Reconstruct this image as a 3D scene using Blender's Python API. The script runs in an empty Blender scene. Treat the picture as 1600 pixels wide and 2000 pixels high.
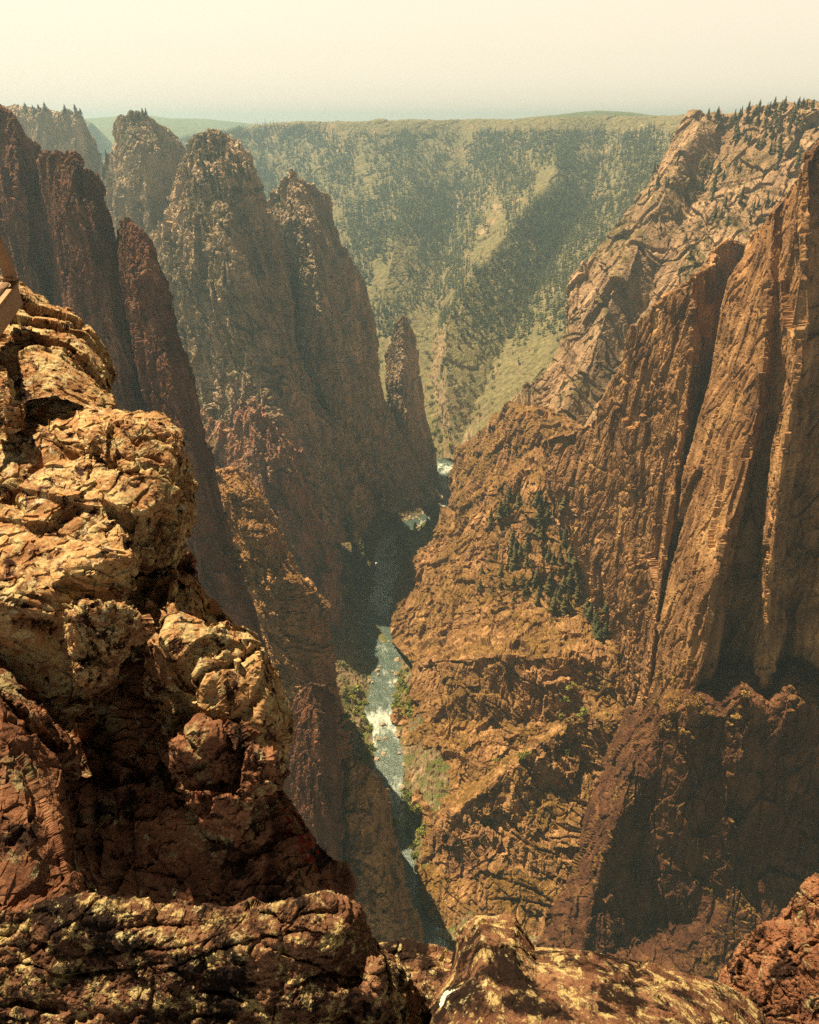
import bpy, math, random
import numpy as np
from mathutils import Vector

# ------------------------------------------------------------------ camera, sky, sun, exposure
sc = bpy.context.scene
COL = sc.collection
PITCH = 28.7
F = 1400.0                                  # focal length in pixels of the 1600 x 2000 photograph
cd = bpy.data.cameras.new('camera'); cam = bpy.data.objects.new('camera', cd); COL.objects.link(cam)
cam.location = (0, 0, 0); cam.rotation_euler = (math.radians(90-PITCH), 0, 0)
cd.sensor_fit = 'VERTICAL'; cd.sensor_height = 36; cd.lens = F/2000*36
cd.clip_start = 0.05; cd.clip_end = 80000
sc.camera = cam
SUN_EL, SUN_AZ = 62.0, -52.0                # azimuth from straight ahead, negative = left
w = bpy.data.worlds.new('World'); sc.world = w; w.use_nodes = True
nt = w.node_tree; nt.nodes.clear()
sky = nt.nodes.new('ShaderNodeTexSky'); sky.sky_type = 'NISHITA'; sky.sun_disc = False
sky.sun_elevation = math.radians(SUN_EL); sky.sun_rotation = math.radians(SUN_AZ)
sky.altitude = 2000; sky.air_density = 1.2; sky.dust_density = 8; sky.ozone_density = 1
hs = nt.nodes.new('ShaderNodeHueSaturation'); hs.inputs['Saturation'].default_value = .12
mt = nt.nodes.new('ShaderNodeMixRGB'); mt.blend_type = 'MULTIPLY'; mt.inputs[0].default_value = 1
mt.inputs[2].default_value = (1, .92, .71, 1)
bg = nt.nodes.new('ShaderNodeBackground'); bg.inputs[1].default_value = .075
wo = nt.nodes.new('ShaderNodeOutputWorld')
nt.links.new(sky.outputs[0], hs.inputs['Color']); nt.links.new(hs.outputs[0], mt.inputs[1])
tc = nt.nodes.new('ShaderNodeTexCoord'); sx_ = nt.nodes.new('ShaderNodeSeparateXYZ'); mr_ = nt.nodes.new('ShaderNodeMapRange')   # sky kept bright low down, dimmed overhead to cut its fill light
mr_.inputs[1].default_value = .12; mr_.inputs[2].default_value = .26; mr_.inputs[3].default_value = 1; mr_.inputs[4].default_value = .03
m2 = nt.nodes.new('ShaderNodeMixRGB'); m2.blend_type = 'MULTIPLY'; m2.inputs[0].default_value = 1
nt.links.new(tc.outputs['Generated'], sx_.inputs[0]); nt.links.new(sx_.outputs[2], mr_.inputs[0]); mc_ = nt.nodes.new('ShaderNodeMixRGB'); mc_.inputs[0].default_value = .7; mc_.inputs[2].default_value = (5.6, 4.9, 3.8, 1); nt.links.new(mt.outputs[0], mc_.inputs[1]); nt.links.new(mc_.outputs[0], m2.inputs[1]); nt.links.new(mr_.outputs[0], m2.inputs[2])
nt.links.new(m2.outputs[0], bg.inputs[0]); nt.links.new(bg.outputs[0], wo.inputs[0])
sl = bpy.data.lights.new('sun', 'SUN'); sl.energy = 5.0; sl.angle = math.radians(.5); sl.color = (1, .80, .50)
sun = bpy.data.objects.new('sun', sl); COL.objects.link(sun)
_a, _e = math.radians(SUN_AZ), math.radians(SUN_EL)
SUND = Vector((math.sin(_a)*math.cos(_e), math.cos(_a)*math.cos(_e), math.sin(_e)))
sun.rotation_euler = SUND.to_track_quat('Z', 'Y').to_euler(); sun.location = (0, 0, 200)
vs = sc.view_settings; vs.view_transform = 'Standard'; vs.look = 'None'; vs.exposure = 1.35; vs.gamma = 1
cy = sc.cycles
cy.max_bounces = 4; cy.diffuse_bounces = 1; cy.glossy_bounces = 2; cy.volume_bounces = 1; cy.transmission_bounces = 2
cy.transparent_max_bounces = 6; cy.caustics_reflective = False; cy.caustics_refractive = False
cy.use_denoising = False

# ------------------------------------------------------------------ projection helpers
CT, ST = math.cos(math.radians(PITCH)), math.sin(math.radians(PITCH))
def at(px, py, Y):
    """world point standing on the sight line of photo point (px, py), Y metres ahead of the viewpoint"""
    u = 1000.0-py; dx = px-800.0; dy = F*CT+u*ST; dz = -F*ST+u*CT
    k = Y/dy
    return np.array([dx*k, Y, dz*k])
def atz(px, py, z):
    u = 1000.0-py; dx = px-800.0; dy = F*CT+u*ST; dz = -F*ST+u*CT
    k = z/dz
    return np.array([dx*k, dy*k, z])
def proj(P):
    f = P[..., 1]*CT-P[..., 2]*ST; u = P[..., 1]*ST+P[..., 2]*CT
    f = np.where(f > .05, f, .05)
    return 800+F*P[..., 0]/f, 1000-F*u/f, f

# ------------------------------------------------------------------ noise
def h3(ix, iy, iz, s):
    h = (ix.astype(np.uint32)*np.uint32(374761393)) ^ (iy.astype(np.uint32)*np.uint32(668265263)) ^ (iz.astype(np.uint32)*np.uint32(2246822519)) ^ np.uint32((s*974634777+12345) & 0xffffffff)
    h = (h ^ (h >> np.uint32(13)))*np.uint32(1274126177)
    h = (h ^ (h >> np.uint32(16)))*np.uint32(2654435761)
    return h ^ (h >> np.uint32(15))
def vnoise(P, s):
    i = np.floor(P); f = (P-i).astype(np.float32); i = i.astype(np.int32); f = f*f*(3-2*f)
    r = 0
    for ox in (0, 1):
        wx = f[:, 0] if ox else 1-f[:, 0]
        for oy in (0, 1):
            wy = f[:, 1] if oy else 1-f[:, 1]
            for oz in (0, 1):
                wz = f[:, 2] if oz else 1-f[:, 2]
                r = r + wx*wy*wz*(h3(i[:, 0]+ox, i[:, 1]+oy, i[:, 2]+oz, s).astype(np.float32)*np.float32(2/4294967296.)-1)
    return r
def fbm(P, s, o=4, g=.5):
    r = 0; a = 1; t = 0
    for k in range(o):
        r = r+a*vnoise(P*(2.03**k)+k*17.3, s+k); t += a; a *= g
    return r/t
def ridged(P, s, o=4):
    r = 0; a = 1; t = 0
    for k in range(o):
        r = r+a*(1-2*np.abs(vnoise(P*(2.03**k)+k*9.1, s+k))); t += a; a *= .5
    return r/t
def facets(P, s, tilt=.9, off=1.0):
    b = np.floor(P-.5).astype(np.int32)
    best = np.full(len(P), 9., np.float32); hid = np.zeros(len(P), np.uint32); D = np.zeros((len(P), 3), np.float32)
    for o in range(8):
        c = b+np.array([o & 1, (o >> 1) & 1, o >> 2], np.int32)
        h = h3(c[:, 0], c[:, 1], c[:, 2], s)
        j = np.stack([(h & 255), (h >> 8) & 255, (h >> 16) & 255], 1).astype(np.float32)/255*.8+.1
        d = (P-c-j).astype(np.float32); d2 = (d*d).sum(1)
        m = d2 < best
        best = np.where(m, d2, best); hid = np.where(m, h, hid); D[m] = d[m]
    h = hid*np.uint32(1597334677); h ^= h >> np.uint32(15)
    g = np.stack([(h & 255), (h >> 8) & 255, (h >> 16) & 255], 1).astype(np.float32)/127.5-1
    return off*((h >> 24).astype(np.float32)/255-.5)+tilt*(D*g).sum(1)

# ------------------------------------------------------------------ mesh helpers
def newmesh(name, V, Q, mats, smooth=False, midx=None):
    """V (n,3), Q (m,4) or (m,3)"""
    me = bpy.data.meshes.new(name); V = np.ascontiguousarray(V, np.float32); Q = np.ascontiguousarray(Q, np.int32)
    n, k = Q.shape
    me.vertices.add(len(V)); me.vertices.foreach_set('co', V.ravel())
    me.loops.add(n*k); me.loops.foreach_set('vertex_index', Q.ravel())
    me.polygons.add(n); me.polygons.foreach_set('loop_start', np.arange(0, n*k, k, dtype=np.int32))
    me.polygons.foreach_set('use_smooth', np.full(n, smooth))
    for m in (mats if isinstance(mats, (list, tuple)) else [mats]): me.materials.append(m)
    if midx is not None: me.polygons.foreach_set('material_index', np.ascontiguousarray(midx, np.int32))
    me.update(calc_edges=True)
    return me
def link(name, me, parent=None):
    o = bpy.data.objects.new(name, me); COL.objects.link(o)
    if parent: o.parent = parent
    return o
def tag(o, label=None, cat=None, group=None, kind=None):
    if label: o['label'] = label
    if cat: o['category'] = cat
    if group: o['group'] = group
    if kind: o['kind'] = kind
    return o
def resample(P, n):
    d = np.r_[0, np.cumsum(np.linalg.norm(np.diff(P, axis=0), axis=1)+1e-6)]; t = np.linspace(0, d[-1], n)
    return np.stack([np.interp(t, d, P[:, k]) for k in range(3)], 1)
def plen(P):
    x, y, _ = proj(P); return np.sum(np.hypot(np.diff(x), np.diff(y)))
def normals(G):
    a = np.gradient(G, axis=0); b = np.gradient(G, axis=1); n = np.cross(a, b)
    n /= np.linalg.norm(n, axis=2, keepdims=True)+1e-9
    return n
def blur(G, k):
    for _ in range(k):
        H = G.copy(); H[1:-1] = (G[:-2]+2*G[1:-1]+G[2:])/4; G = H
        H = G.copy(); H[:, 1:-1] = (G[:, :-2]+2*G[:, 1:-1]+G[:, 2:])/4; G = H
    return G
BUF = []          # visible-surface samples: (px, py, depth, P, N, id)
IDS = {}
def aniso(P, e, k):
    e = np.array(e, float); e /= np.linalg.norm(e)
    return P-(1-1/k)*(P@e)[:, None]*e
def joints(P, seed, f, w):
    """families of nearly straight rock joints, broken into lengths"""
    rs = np.random.RandomState(seed); r = 0
    for q in range(3):
        n = rs.normal(size=3); n /= np.linalg.norm(n)
        ph = (P@n)*f*(.7+.5*q)+.16*vnoise(P*1.1+q*5, seed+q)
        c = np.abs(ph-np.round(ph)); m = np.clip(vnoise(P*.8+np.round(ph)[:, None]*3.3+q*9, seed+7+q)*3+.1, 0, 1)
        r = np.maximum(r, m*np.exp(-(c/(w*f*.8))**2))
    return r
def rockdisp(P, L, amp, e, k, seed, soft=0.):
    """layered fracture displacement in metres, P (n,3), L = block size"""
    Q = aniso(P, e, k)
    W = Q/L+np.stack([fbm(P/L*.6+s*31, seed+s, 2) for s in (1, 2, 3)], 1)*.35
    d = .5*L*amp*fbm(Q/(L*2.2), seed+10, 3)
    d += (1-soft)*.42*L*amp*facets(W, seed+20, .75, 1.15)
    d += (1-soft)*.19*L*amp*facets(W*2.6+7, seed+21, .8, 1.15)
    if soft: d += soft*.45*L*amp*ridged(Q/L*1.1, seed+27, 4)
    d -= .2*L*amp*joints(W, seed+24, 1.1, .03)
    return d
def rockfine(P, L, amp, e, k, seed, fine=1.0, soft=0., fa=1.):
    Q = aniso(P, e, 1+(k-1)*.35)
    W = Q/L+np.stack([fbm(P/L*1.5+s*31, seed+s, 2) for s in (4, 5, 6)], 1)*.25
    d = -.13*L*amp*joints(W, seed+25, 2.6, .05)
    d += fa*(1-soft*.7)*.085*L*amp*facets(W*6.1+3, seed+22)
    d += fa*(1-soft*.7)*.045*L*amp*fine*facets(W*14.+5, seed+23)
    if soft: d += soft*.10*L*amp*ridged(Q/L*5, seed+28, 4)
    d += .03*L*amp*fine*fbm(Q/(L*.045), seed+30, 3)
    return d
RES = 1.55
def patch(name, ribs, mat, L=20, amp=1, e=(0, 0, 1), k=2.5, seed=1, skirts=None, res=None, sm=3, fine=1.0, smooth=False, world=False, maxn=1500, extra=None, soft=0., fa=1., nsk=40):
    """surface through 3-D ribs (each a polyline of photo point + distance), closed away from the viewer by skirts, then fractured"""
    res = res or RES
    R = [np.array([at(*p) for p in r]) if not world else np.array(r, float) for r in ribs]
    ny = int(min(maxn, max(16, max(plen(r) for r in R)/res)))
    R = np.array([resample(r, ny) for r in R])
    rows = []
    for i in range(len(R)-1):
        x0, y0, _ = proj(R[i]); x1, y1, _ = proj(R[i+1])
        px_ = res*np.median(np.linalg.norm(R[i], axis=1))/F
        n = int(min(400, max(3, np.percentile(np.hypot(x1-x0, y1-y0), 85)/res, np.percentile(np.linalg.norm(R[i]-R[i+1], axis=1), 85)/(px_*2.2))))
        t = (np.arange(n)/n)[:, None, None]
        rows.append(R[i][None]*(1-t)+R[i+1][None]*t)
    rows.append(R[-1][None])
    G = np.concatenate(rows)                     # (across, along, 3)
    mlen = np.median(np.linalg.norm(np.diff(G, axis=1), axis=2))
    sk = skirts or {}
    tt = np.linspace(0, 1, nsk+1)[1:]**1.7
    def ext(B, vec):
        # continue the surface away behind its crest: along the sight line, falling back, plus a sideways share
        d = B/np.abs(B[:, 1:2]); v = np.array(vec, float); D = v[1]
        w = d*D+np.array([v[0], 0, -.22*D-.02*abs(D)])[None]
        if len(v) > 2: w = w+np.array([0, 0, v[2]*.3])
        return w
    if sk.get('t'):
        v = ext(G[:, 0], sk['t']); G = np.concatenate([(G[:, :1]+v[:, None]*tt[None, :, None])[:, ::-1], G], 1)
    if sk.get('b'):
        v = ext(G[:, -1], sk['b']); G = np.concatenate([G, G[:, -1:]+v[:, None]*tt[None, :, None]], 1)
    if sk.get('l'):
        v = ext(G[0], sk['l']); G = np.concatenate([(G[:1]+v[None]*tt[:, None, None])[::-1], G], 0)
    if sk.get('r'):
        v = ext(G[-1], sk['r']); G = np.concatenate([G, G[-1:]+v[None]*tt[:, None, None]], 0)
    G = blur(G, sm)
    n = normals(G)
    fl = np.sign(np.median(np.einsum('ijk,ijk->ij', n, -G)[::3, ::3]))
    sh = G.shape
    for st in (0, 1):
        N = normals(blur(G, 2))*fl
        Pf = G.reshape(-1, 3); Nf = N.reshape(-1, 3)
        d = rockdisp(Pf, L, amp, e, k, seed, soft) if st == 0 else rockfine(Pf, L, amp, e, k, seed, fine, soft, fa)
        if extra is not None and st == 0: d = d+extra(Pf)
        G = (Pf+Nf*d[:, None]).reshape(sh)
    N = normals(G)*fl
    a, b = sh[0], sh[1]
    idx = np.arange(a*b).reshape(a, b)
    Q = np.stack([idx[:-1, :-1], idx[1:, :-1], idx[1:, 1:], idx[:-1, 1:]], -1).reshape(-1, 4)
    if fl < 0: Q = Q[:, ::-1]
    me = newmesh(name, G.reshape(-1, 3), Q, mat, smooth)
    o = link(name, me)
    P = G.reshape(-1, 3).astype(np.float32); x, y, f = proj(P)
    IDS[len(BUF)] = o.name
    BUF.append((x.astype(np.float32), y.astype(np.float32), f.astype(np.float32), P, N.reshape(-1, 3).astype(np.float32)))
    return o
def lump(name, outline, Y, thick, mat, L=.4, amp=1, seed=1, tilt=0, squash=.55, e=(0, 0, 1), k=1.3, n1=200, n2=70, fine=1.0, p=4.):
    """closed rock: rounded front and back through a 3-D outline; tilt leans the top of the outline away"""
    O = np.array(outline, float); c = O.mean(0)
    ph = np.arctan2(O[:, 1]-c[1], O[:, 0]-c[0]); o = np.argsort(ph); ph = ph[o]; rr = np.hypot(O[o, 0]-c[0], O[o, 1]-c[1])
    t = np.linspace(-np.pi, np.pi, n1, endpoint=False); r = np.interp(t, ph, rr, period=2*np.pi)
    r = np.convolve(np.r_[r[-3:], r, r[:3]], np.ones(7)/7, 'valid')
    ys = c[1]+r*np.sin(t); xs = c[0]+r*np.cos(t)
    h = max(1., np.ptp(O[:, 1]))
    C = at(c[0], c[1], Y)
    view = C/np.linalg.norm(C)
    B = np.array([at(x, y, Y-tilt*(y-c[1])/h) for x, y in zip(xs, ys)])
    V = []
    rr_ = np.r_[np.linspace(0, .97, n2), np.linspace(.975, 1, 12)]
    for rad, z in [(r_, -(1-r_**p)**.5) for r_ in rr_]+[(r_, (1-r_**p)**.5) for r_ in rr_[::-1][1::2]]+[(0, 1)]:
        V.append(C+(B-C)*rad+view*thick*z)
    G = np.array(V)                    # (n2, n1, 3)
    N = normals(np.concatenate([G[:, -2:], G, G[:, :2]], 1))[:, 2:-2]
    out = np.sign(np.median(np.einsum('ijk,ijk->ij', N, G-C)))
    sh = G.shape
    for st in (0, 1):
        N = normals(np.concatenate([G[:, -2:], G, G[:, :2]], 1))[:, 2:-2]*out
        N[0] = -view; N[-1] = view
        Pf = G.reshape(-1, 3)
        d = rockdisp(Pf, L, amp, e, k, seed) if st == 0 else rockfine(Pf, L, amp, e, k, seed, fine)
        G = (Pf+N.reshape(-1, 3)*d[:, None]).reshape(sh)
        G[0] = G[0].mean(0); G[-1] = G[-1].mean(0)
    idx = np.arange(sh[0]*sh[1]).reshape(sh[0], sh[1]); i2 = np.roll(idx, -1, 1)
    Q = np.stack([idx[:-1], idx[1:], i2[1:], i2[:-1]], -1).reshape(-1, 4)
    if out > 0: Q = Q[:, ::-1]
    me = newmesh(name, G.reshape(-1, 3), Q, mat, False)
    o = link(name, me)
    P = G.reshape(-1, 3).astype(np.float32); x, y, f = proj(P); IDS[len(BUF)] = o.name
    BUF.append((x.astype(np.float32), y.astype(np.float32), f.astype(np.float32), P, np.tile(-view.astype(np.float32), (len(P), 1))))
    return o

# ------------------------------------------------------------------ materials
def mnodes(name):
    m = bpy.data.materials.new(name); m.use_nodes = True; t = m.node_tree
    b = t.nodes['Principled BSDF']; b.inputs['Specular IOR Level'].default_value = .15
    return m, t, b
def tex(t, kind, scale, vec, detail=6, rough=.6, stretch=None, rot=None, dist=0):
    mp = t.nodes.new('ShaderNodeMapping')
    if stretch: mp.inputs['Scale'].default_value = stretch
    if rot: mp.inputs['Rotation'].default_value = rot
    t.links.new(vec, mp.inputs['Vector'])
    if kind == 'noise':
        n = t.nodes.new('ShaderNodeTexNoise'); n.inputs['Detail'].default_value = detail; n.inputs['Roughness'].default_value = rough; n.inputs['Distortion'].default_value = dist
    else:
        n = t.nodes.new('ShaderNodeTexVoronoi')
        if kind == 'edge': n.feature = 'DISTANCE_TO_EDGE'
    n.inputs['Scale'].default_value = scale
    t.links.new(mp.outputs[0], n.inputs['Vector'])
    return n
def ramp(t, inp, stops, interp='LINEAR'):
    r = t.nodes.new('ShaderNodeValToRGB'); r.color_ramp.interpolation = interp; e = r.color_ramp.elements
    while len(e) > 1: e.remove(e[-1])
    e[0].position, e[0].color = stops[0][0], (*stops[0][1], 1) if isinstance(stops[0][1], tuple) else (stops[0][1],)*3+(1,)
    for p, c in stops[1:]:
        q = e.new(p); q.color = (*c, 1) if isinstance(c, tuple) else (c, c, c, 1)
    t.links.new(inp, r.inputs[0]); return r.outputs[0]
def mix(t, f, a, b, mode='MIX'):
    m = t.nodes.new('ShaderNodeMixRGB'); m.blend_type = mode
    for s, v in ((0, f), (1, a), (2, b)):
        if isinstance(v, bpy.types.NodeSocket): t.links.new(v, m.inputs[s])
        elif s == 0: m.inputs[0].default_value = v
        else: m.inputs[s].default_value = (*v, 1)
    return m.outputs[0]
def math_(t, op, a, b=None):
    m = t.nodes.new('ShaderNodeMath'); m.operation = op
    for s, v in ((0, a), (1, b)):
        if v is None: continue
        if isinstance(v, bpy.types.NodeSocket): t.links.new(v, m.inputs[s])
        else: m.inputs[s].default_value = v
    return m.outputs[0]
def rock(name, cols, S, bump=.6, veg=None, vegamt=.5, lichen=None, streak=.4, red=None):
    """cols dark -> light; S = size in metres of the colour patches"""
    m, t, b = mnodes(name)
    co = t.nodes.new('ShaderNodeTexCoord').outputs['Object']
    n1 = tex(t, 'noise', 1/S, co, 8, .62, dist=.3)
    c = ramp(t, n1.outputs[0], [(.30, cols[0]), (.44, cols[1]), (.56, cols[2]), (.70, cols[3])])
    n2 = tex(t, 'noise', 3/S, co, 6, .7, (1, 1, .13))
    c = mix(t, streak, c, ramp(t, n2.outputs[0], [(.36, cols[0]), (.52, cols[2]), (.64, cols[3])]))
    n3 = tex(t, 'noise', 22/S, co, 5, .75)
    c = mix(t, .55, c, ramp(t, n3.outputs[0], [(.32, .16), (.47, .55), (.62, 1.0)]), 'MULTIPLY')
    c = mix(t, 1, c, (1.45, 1.45, 1.45), 'MULTIPLY')
    if red:
        n = tex(t, 'noise', .9/S, co, 6, .7)
        c = mix(t, ramp(t, n.outputs[0], [(.58, 0), (.66, .85)]), c, red)
    if lichen:
        for q, (col, sc_, lo, hi) in enumerate(lichen):
            n = tex(t, 'noise', sc_, co, 9, .74, dist=.25); n.noise_dimensions = '4D'; n.inputs['W'].default_value = 3.1*q+1
            f = ramp(t, n.outputs[0], [(lo, 0), (hi, 1)])
            ns = tex(t, 'noise', sc_*7, co, 4, .7)
            cc = mix(t, ramp(t, ns.outputs[0], [(.35, 0), (.65, 1)]), tuple(x*.55 for x in col), col)
            c = mix(t, f, c, cc)
    if veg:
        g = t.nodes.new('ShaderNodeNewGeometry'); sx = t.nodes.new('ShaderNodeSeparateXYZ'); t.links.new(g.outputs['Normal'], sx.inputs[0])
        nv = tex(t, 'noise', 5/S, co, 8, .75)
        nv2 = tex(t, 'noise', .6/S, co, 4, .6)
        s = math_(t, 'ADD', math_(t, 'MULTIPLY', sx.outputs[2], .55), math_(t, 'ADD', nv.outputs[0], nv2.outputs[0]))
        f = ramp(t, s, [(0, 0), (1, 1)]); fr = t.nodes[-1]
        lo = 1.62-vegamt*.6
        mr = t.nodes.new('ShaderNodeMapRange'); mr.inputs[1].default_value = lo; mr.inputs[2].default_value = lo+.12
        t.links.new(s, mr.inputs[0])
        nc = tex(t, 'noise', 9/S, co, 5, .7)
        vc = ramp(t, nc.outputs[0], [(.35, veg[0]), (.5, veg[1]), (.66, veg[2])])
        c = mix(t, mr.outputs[0], c, vc)
    t.links.new(c, b.inputs['Base Color']); b.inputs['Roughness'].default_value = .9
    if bump:
        h = math_(t, 'ADD', tex(t, 'noise', 14/S, co, 8, .78).outputs[0], math_(t, 'MULTIPLY', tex(t, 'edge', 9/S, co).outputs[0], .6))
        bp = t.nodes.new('ShaderNodeBump'); bp.inputs['Strength'].default_value = bump; bp.inputs['Distance'].default_value = S*.05
        t.links.new(h, bp.inputs['Height']); t.links.new(bp.outputs[0], b.inputs['Normal'])
    return m
ORANGE = [(.040, .017, .009), (.135, .063, .029), (.29, .155, .070), (.52, .31, .14)]
SHADE_BROWN = [(.018, .007, .004), (.042, .016, .009), (.085, .036, .018), (.17, .08, .038)]  # lower right wall: deep shade put into the rock colour
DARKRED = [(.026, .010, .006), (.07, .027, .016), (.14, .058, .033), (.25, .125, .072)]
GREY = [(.06, .042, .028), (.21, .145, .095), (.39, .275, .18), (.60, .44, .29)]
VEGO = [(.07, .04, .012), (.15, .085, .02), (.25, .14, .035)]
VEGG = [(.035, .05, .015), (.08, .095, .025), (.17, .16, .045)]
M = {}
M['right'] = rock('sunlit_gneiss', ORANGE, 26, .5)
M['promont'] = rock('promontory_rock', ORANGE, 24, .5, veg=VEGO, vegamt=.42)
M['rfar'] = rock('far_right_rock', [(.08, .045, .025), (.19, .115, .065), (.32, .205, .12), (.46, .31, .19)], 40, .5, veg=[(.05, .042, .015), (.09, .075, .025), (.16, .12, .045)], vegamt=.42)
M['rdark'] = rock('shade_darkened_rock', SHADE_BROWN, 26, .5, veg=VEGO, vegamt=.3)
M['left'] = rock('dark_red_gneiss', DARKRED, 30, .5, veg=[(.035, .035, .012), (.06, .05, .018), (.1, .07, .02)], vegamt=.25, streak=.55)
M['spire'] = rock('grey_spire_rock', GREY, 45, .5, veg=VEGG, vegamt=.35, streak=.45)
M['redb'] = rock('red_streaked_rock', [(.08, .038, .026), (.18, .088, .056), (.30, .15, .095), (.44, .24, .155)], 30, .5, veg=VEGG, vegamt=.25, streak=.6)
M['layer'] = rock('layered_brown_rock', [(.09, .038, .018), (.22, .105, .046), (.36, .19, .085), (.5, .29, .14)], 16, .5, veg=VEGO, vegamt=.4)
M['slope'] = rock('forest_slope_ground', [(.16, .10, .06), (.24, .16, .09), (.32, .22, .13), (.42, .31, .19)], 90, .4, veg=[(.085, .08, .036), (.15, .13, .06), (.24, .195, .095)], vegamt=.7, streak=.1)
M['talus'] = rock('talus_scree', [(.09, .055, .03), (.15, .10, .06), (.22, .15, .09), (.33, .24, .15)], 9, .9, veg=VEGG, vegamt=.35, streak=0)
LCH = [((.64, .49, .25), 5.5, .49, .56), ((.62, .55, .38), 7, .58, .61), ((.62, .33, .04), 2.2, .65, .67), ((.05, .02, .014), 6.5, .54, .58), ((.32, .035, .015), 1.1, .665, .69)]
M['bould'] = rock('lichened_boulder', [(.11, .045, .022), (.23, .11, .05), (.36, .2, .09), (.46, .28, .13)], .7, .8, lichen=LCH, streak=.15)
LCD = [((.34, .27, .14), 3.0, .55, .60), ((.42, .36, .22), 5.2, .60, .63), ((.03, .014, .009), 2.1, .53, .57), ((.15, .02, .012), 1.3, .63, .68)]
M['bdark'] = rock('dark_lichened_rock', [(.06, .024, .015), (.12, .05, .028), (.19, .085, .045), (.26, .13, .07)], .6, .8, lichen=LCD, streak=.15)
M['bfine'] = rock('crusty_lichen_rock', [(.035, .015, .010), (.085, .038, .022), (.16, .078, .044), (.24, .13, .07)], .22, 1.0, lichen=[((.56, .42, .19), 12, .52, .56), ((.02, .010, .007), 5, .49, .55), ((.58, .5, .26), 17, .58, .63), ((.3, .04, .02), 3, .66, .7)], streak=.1)
M['hill'] = rock('distant_hill', [(.05, .07, .03), (.07, .09, .04), (.1, .11, .05), (.12, .12, .06)], 900, 0)
M['plat'] = rock('plateau_scrub', [(.09, .10, .03), (.14, .13, .04), (.22, .16, .06), (.32, .22, .1)], 120, 0, streak=0)

# ------------------------------------------------------------------ the setting
NEAR = dict(l=(-40, 60, 0))
def lim(y): return 552/math.tan(math.radians(PITCH)+math.atan((y-1000)/F))
def P_(name, label, ribs, mat, cat='cliff', kind='structure', **kw):
    fac = {32: [1.07, 1.07, 1.06, 1.05, 1.03, 1.01, .985, .96, .93, .97, .99, 1, 1], 33: [1.07, 1.05, 1.01, .975, .99, .985, .965, .975, .98, .98], 35: [1, 1, .985, .955, .95, .95, .945, .945, .945, .945, .945]}.get(kw.get('seed'))
    if kw.get('seed') == 20: ribs = [[(x, y, min(Y*1.25, lim(y)*.985)) for x, y, Y in r] for r in ribs]
    if fac: ribs = [[(x, y, min(Y*q, lim(y)) if y > 1000 else Y*q) for x, y, Y in r] for r, q in zip(ribs, fac)]
    o = patch(name, ribs, M[mat], **kw)
    return tag(o, label, cat, kind=kind)

# far forested canyon side
P_('hillside', 'far forested canyon slope closing the view under the flat rim', [
 [(300, 285, 3500), (340, 420, 3000), (400, 620, 2400), (450, 800, 1900)],
 [(457, 262, 2750), (475, 330, 2550), (520, 430, 2250), (560, 560, 1900), (600, 760, 1500), (640, 900, 1250)],
 [(500, 243, 2800), (510, 262, 2780), (540, 345, 2600), (600, 470, 2150), (650, 600, 1780), (700, 800, 1400), (740, 930, 1190)],
 [(580, 238, 2750), (590, 262, 2740), (620, 335, 2520), (680, 470, 2050), (720, 600, 1750), (760, 760, 1450), (800, 920, 1200)],
 [(690, 236, 2700), (705, 280, 2600), (735, 360, 2380), (765, 450, 2120), (770, 560, 1800), (790, 700, 1530), (830, 900, 1210)],
 [(790, 235, 2750), (790, 300, 2550), (800, 380, 2250), (770, 480, 1930), (740, 600, 1680), (780, 720, 1460), (850, 900, 1200)],
 [(900, 234, 2850), (905, 320, 2620), (880, 440, 2280), (860, 560, 1920), (845, 690, 1540), (852, 790, 1350), (868, 895, 1215)],
 [(1090, 231, 2600), (1085, 345, 2180), (1010, 430, 1880), (925, 530, 1640), (868, 630, 1450), (872, 750, 1310), (880, 895, 1200)],
 [(1190, 229, 2650), (1150, 400, 2180), (1070, 520, 1850), (990, 670, 1480), (930, 790, 1300), (890, 900, 1190)],
 [(1345, 225, 2400), (1290, 330, 2080), (1210, 470, 1750), (1110, 620, 1420), (1040, 760, 1220), (940, 880, 1120)],
 [(1500, 222, 2200), (1450, 400, 1750), (1350, 600, 1350), (1250, 760, 1180), (1150, 900, 1080)]],
 'slope', cat='hillside', L=60, amp=.22, soft=.35, fa=.5, k=1.2, seed=3, sm=14, skirts=dict(t=(0, 900, 660), r=(300, 0, 0)), res=1.9, fine=.25)
# plateau and distant hills, built as terrain
def terrain(name, x0, x1, y0, y1, nx, ny, fn, mat, label, cat):
    X, Yy = np.meshgrid(np.linspace(x0, x1, nx), np.linspace(y0, y1, ny), indexing='ij')
    Z = fn(X, Yy); G = np.stack([X, Yy, Z], -1)
    idx = np.arange(nx*ny).reshape(nx, ny); Q = np.stack([idx[:-1, :-1], idx[1:, :-1], idx[1:, 1:], idx[:-1, 1:]], -1).reshape(-1, 4)
    return tag(link(name, newmesh(name, G.reshape(-1, 3), Q, M[mat], True)), label, cat, kind='structure')
def fb2(X, Y, s, seed): return fbm(np.stack([X.ravel()/s, Y.ravel()/s, np.zeros(X.size)], 1), seed, 4).reshape(X.shape)
def hz(px, py, Y): return float(at(px, py, Y)[2])
terrain('ground', -40000, 40000, 3300, 45000, 160, 90, lambda X, Y: -60-np.clip((-(X+Y*.12))/4000, 0, 1)*260-(Y-3300)*.004, 'hill', 'flat country running out to the skyline beyond the canyon', 'ground')
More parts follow.
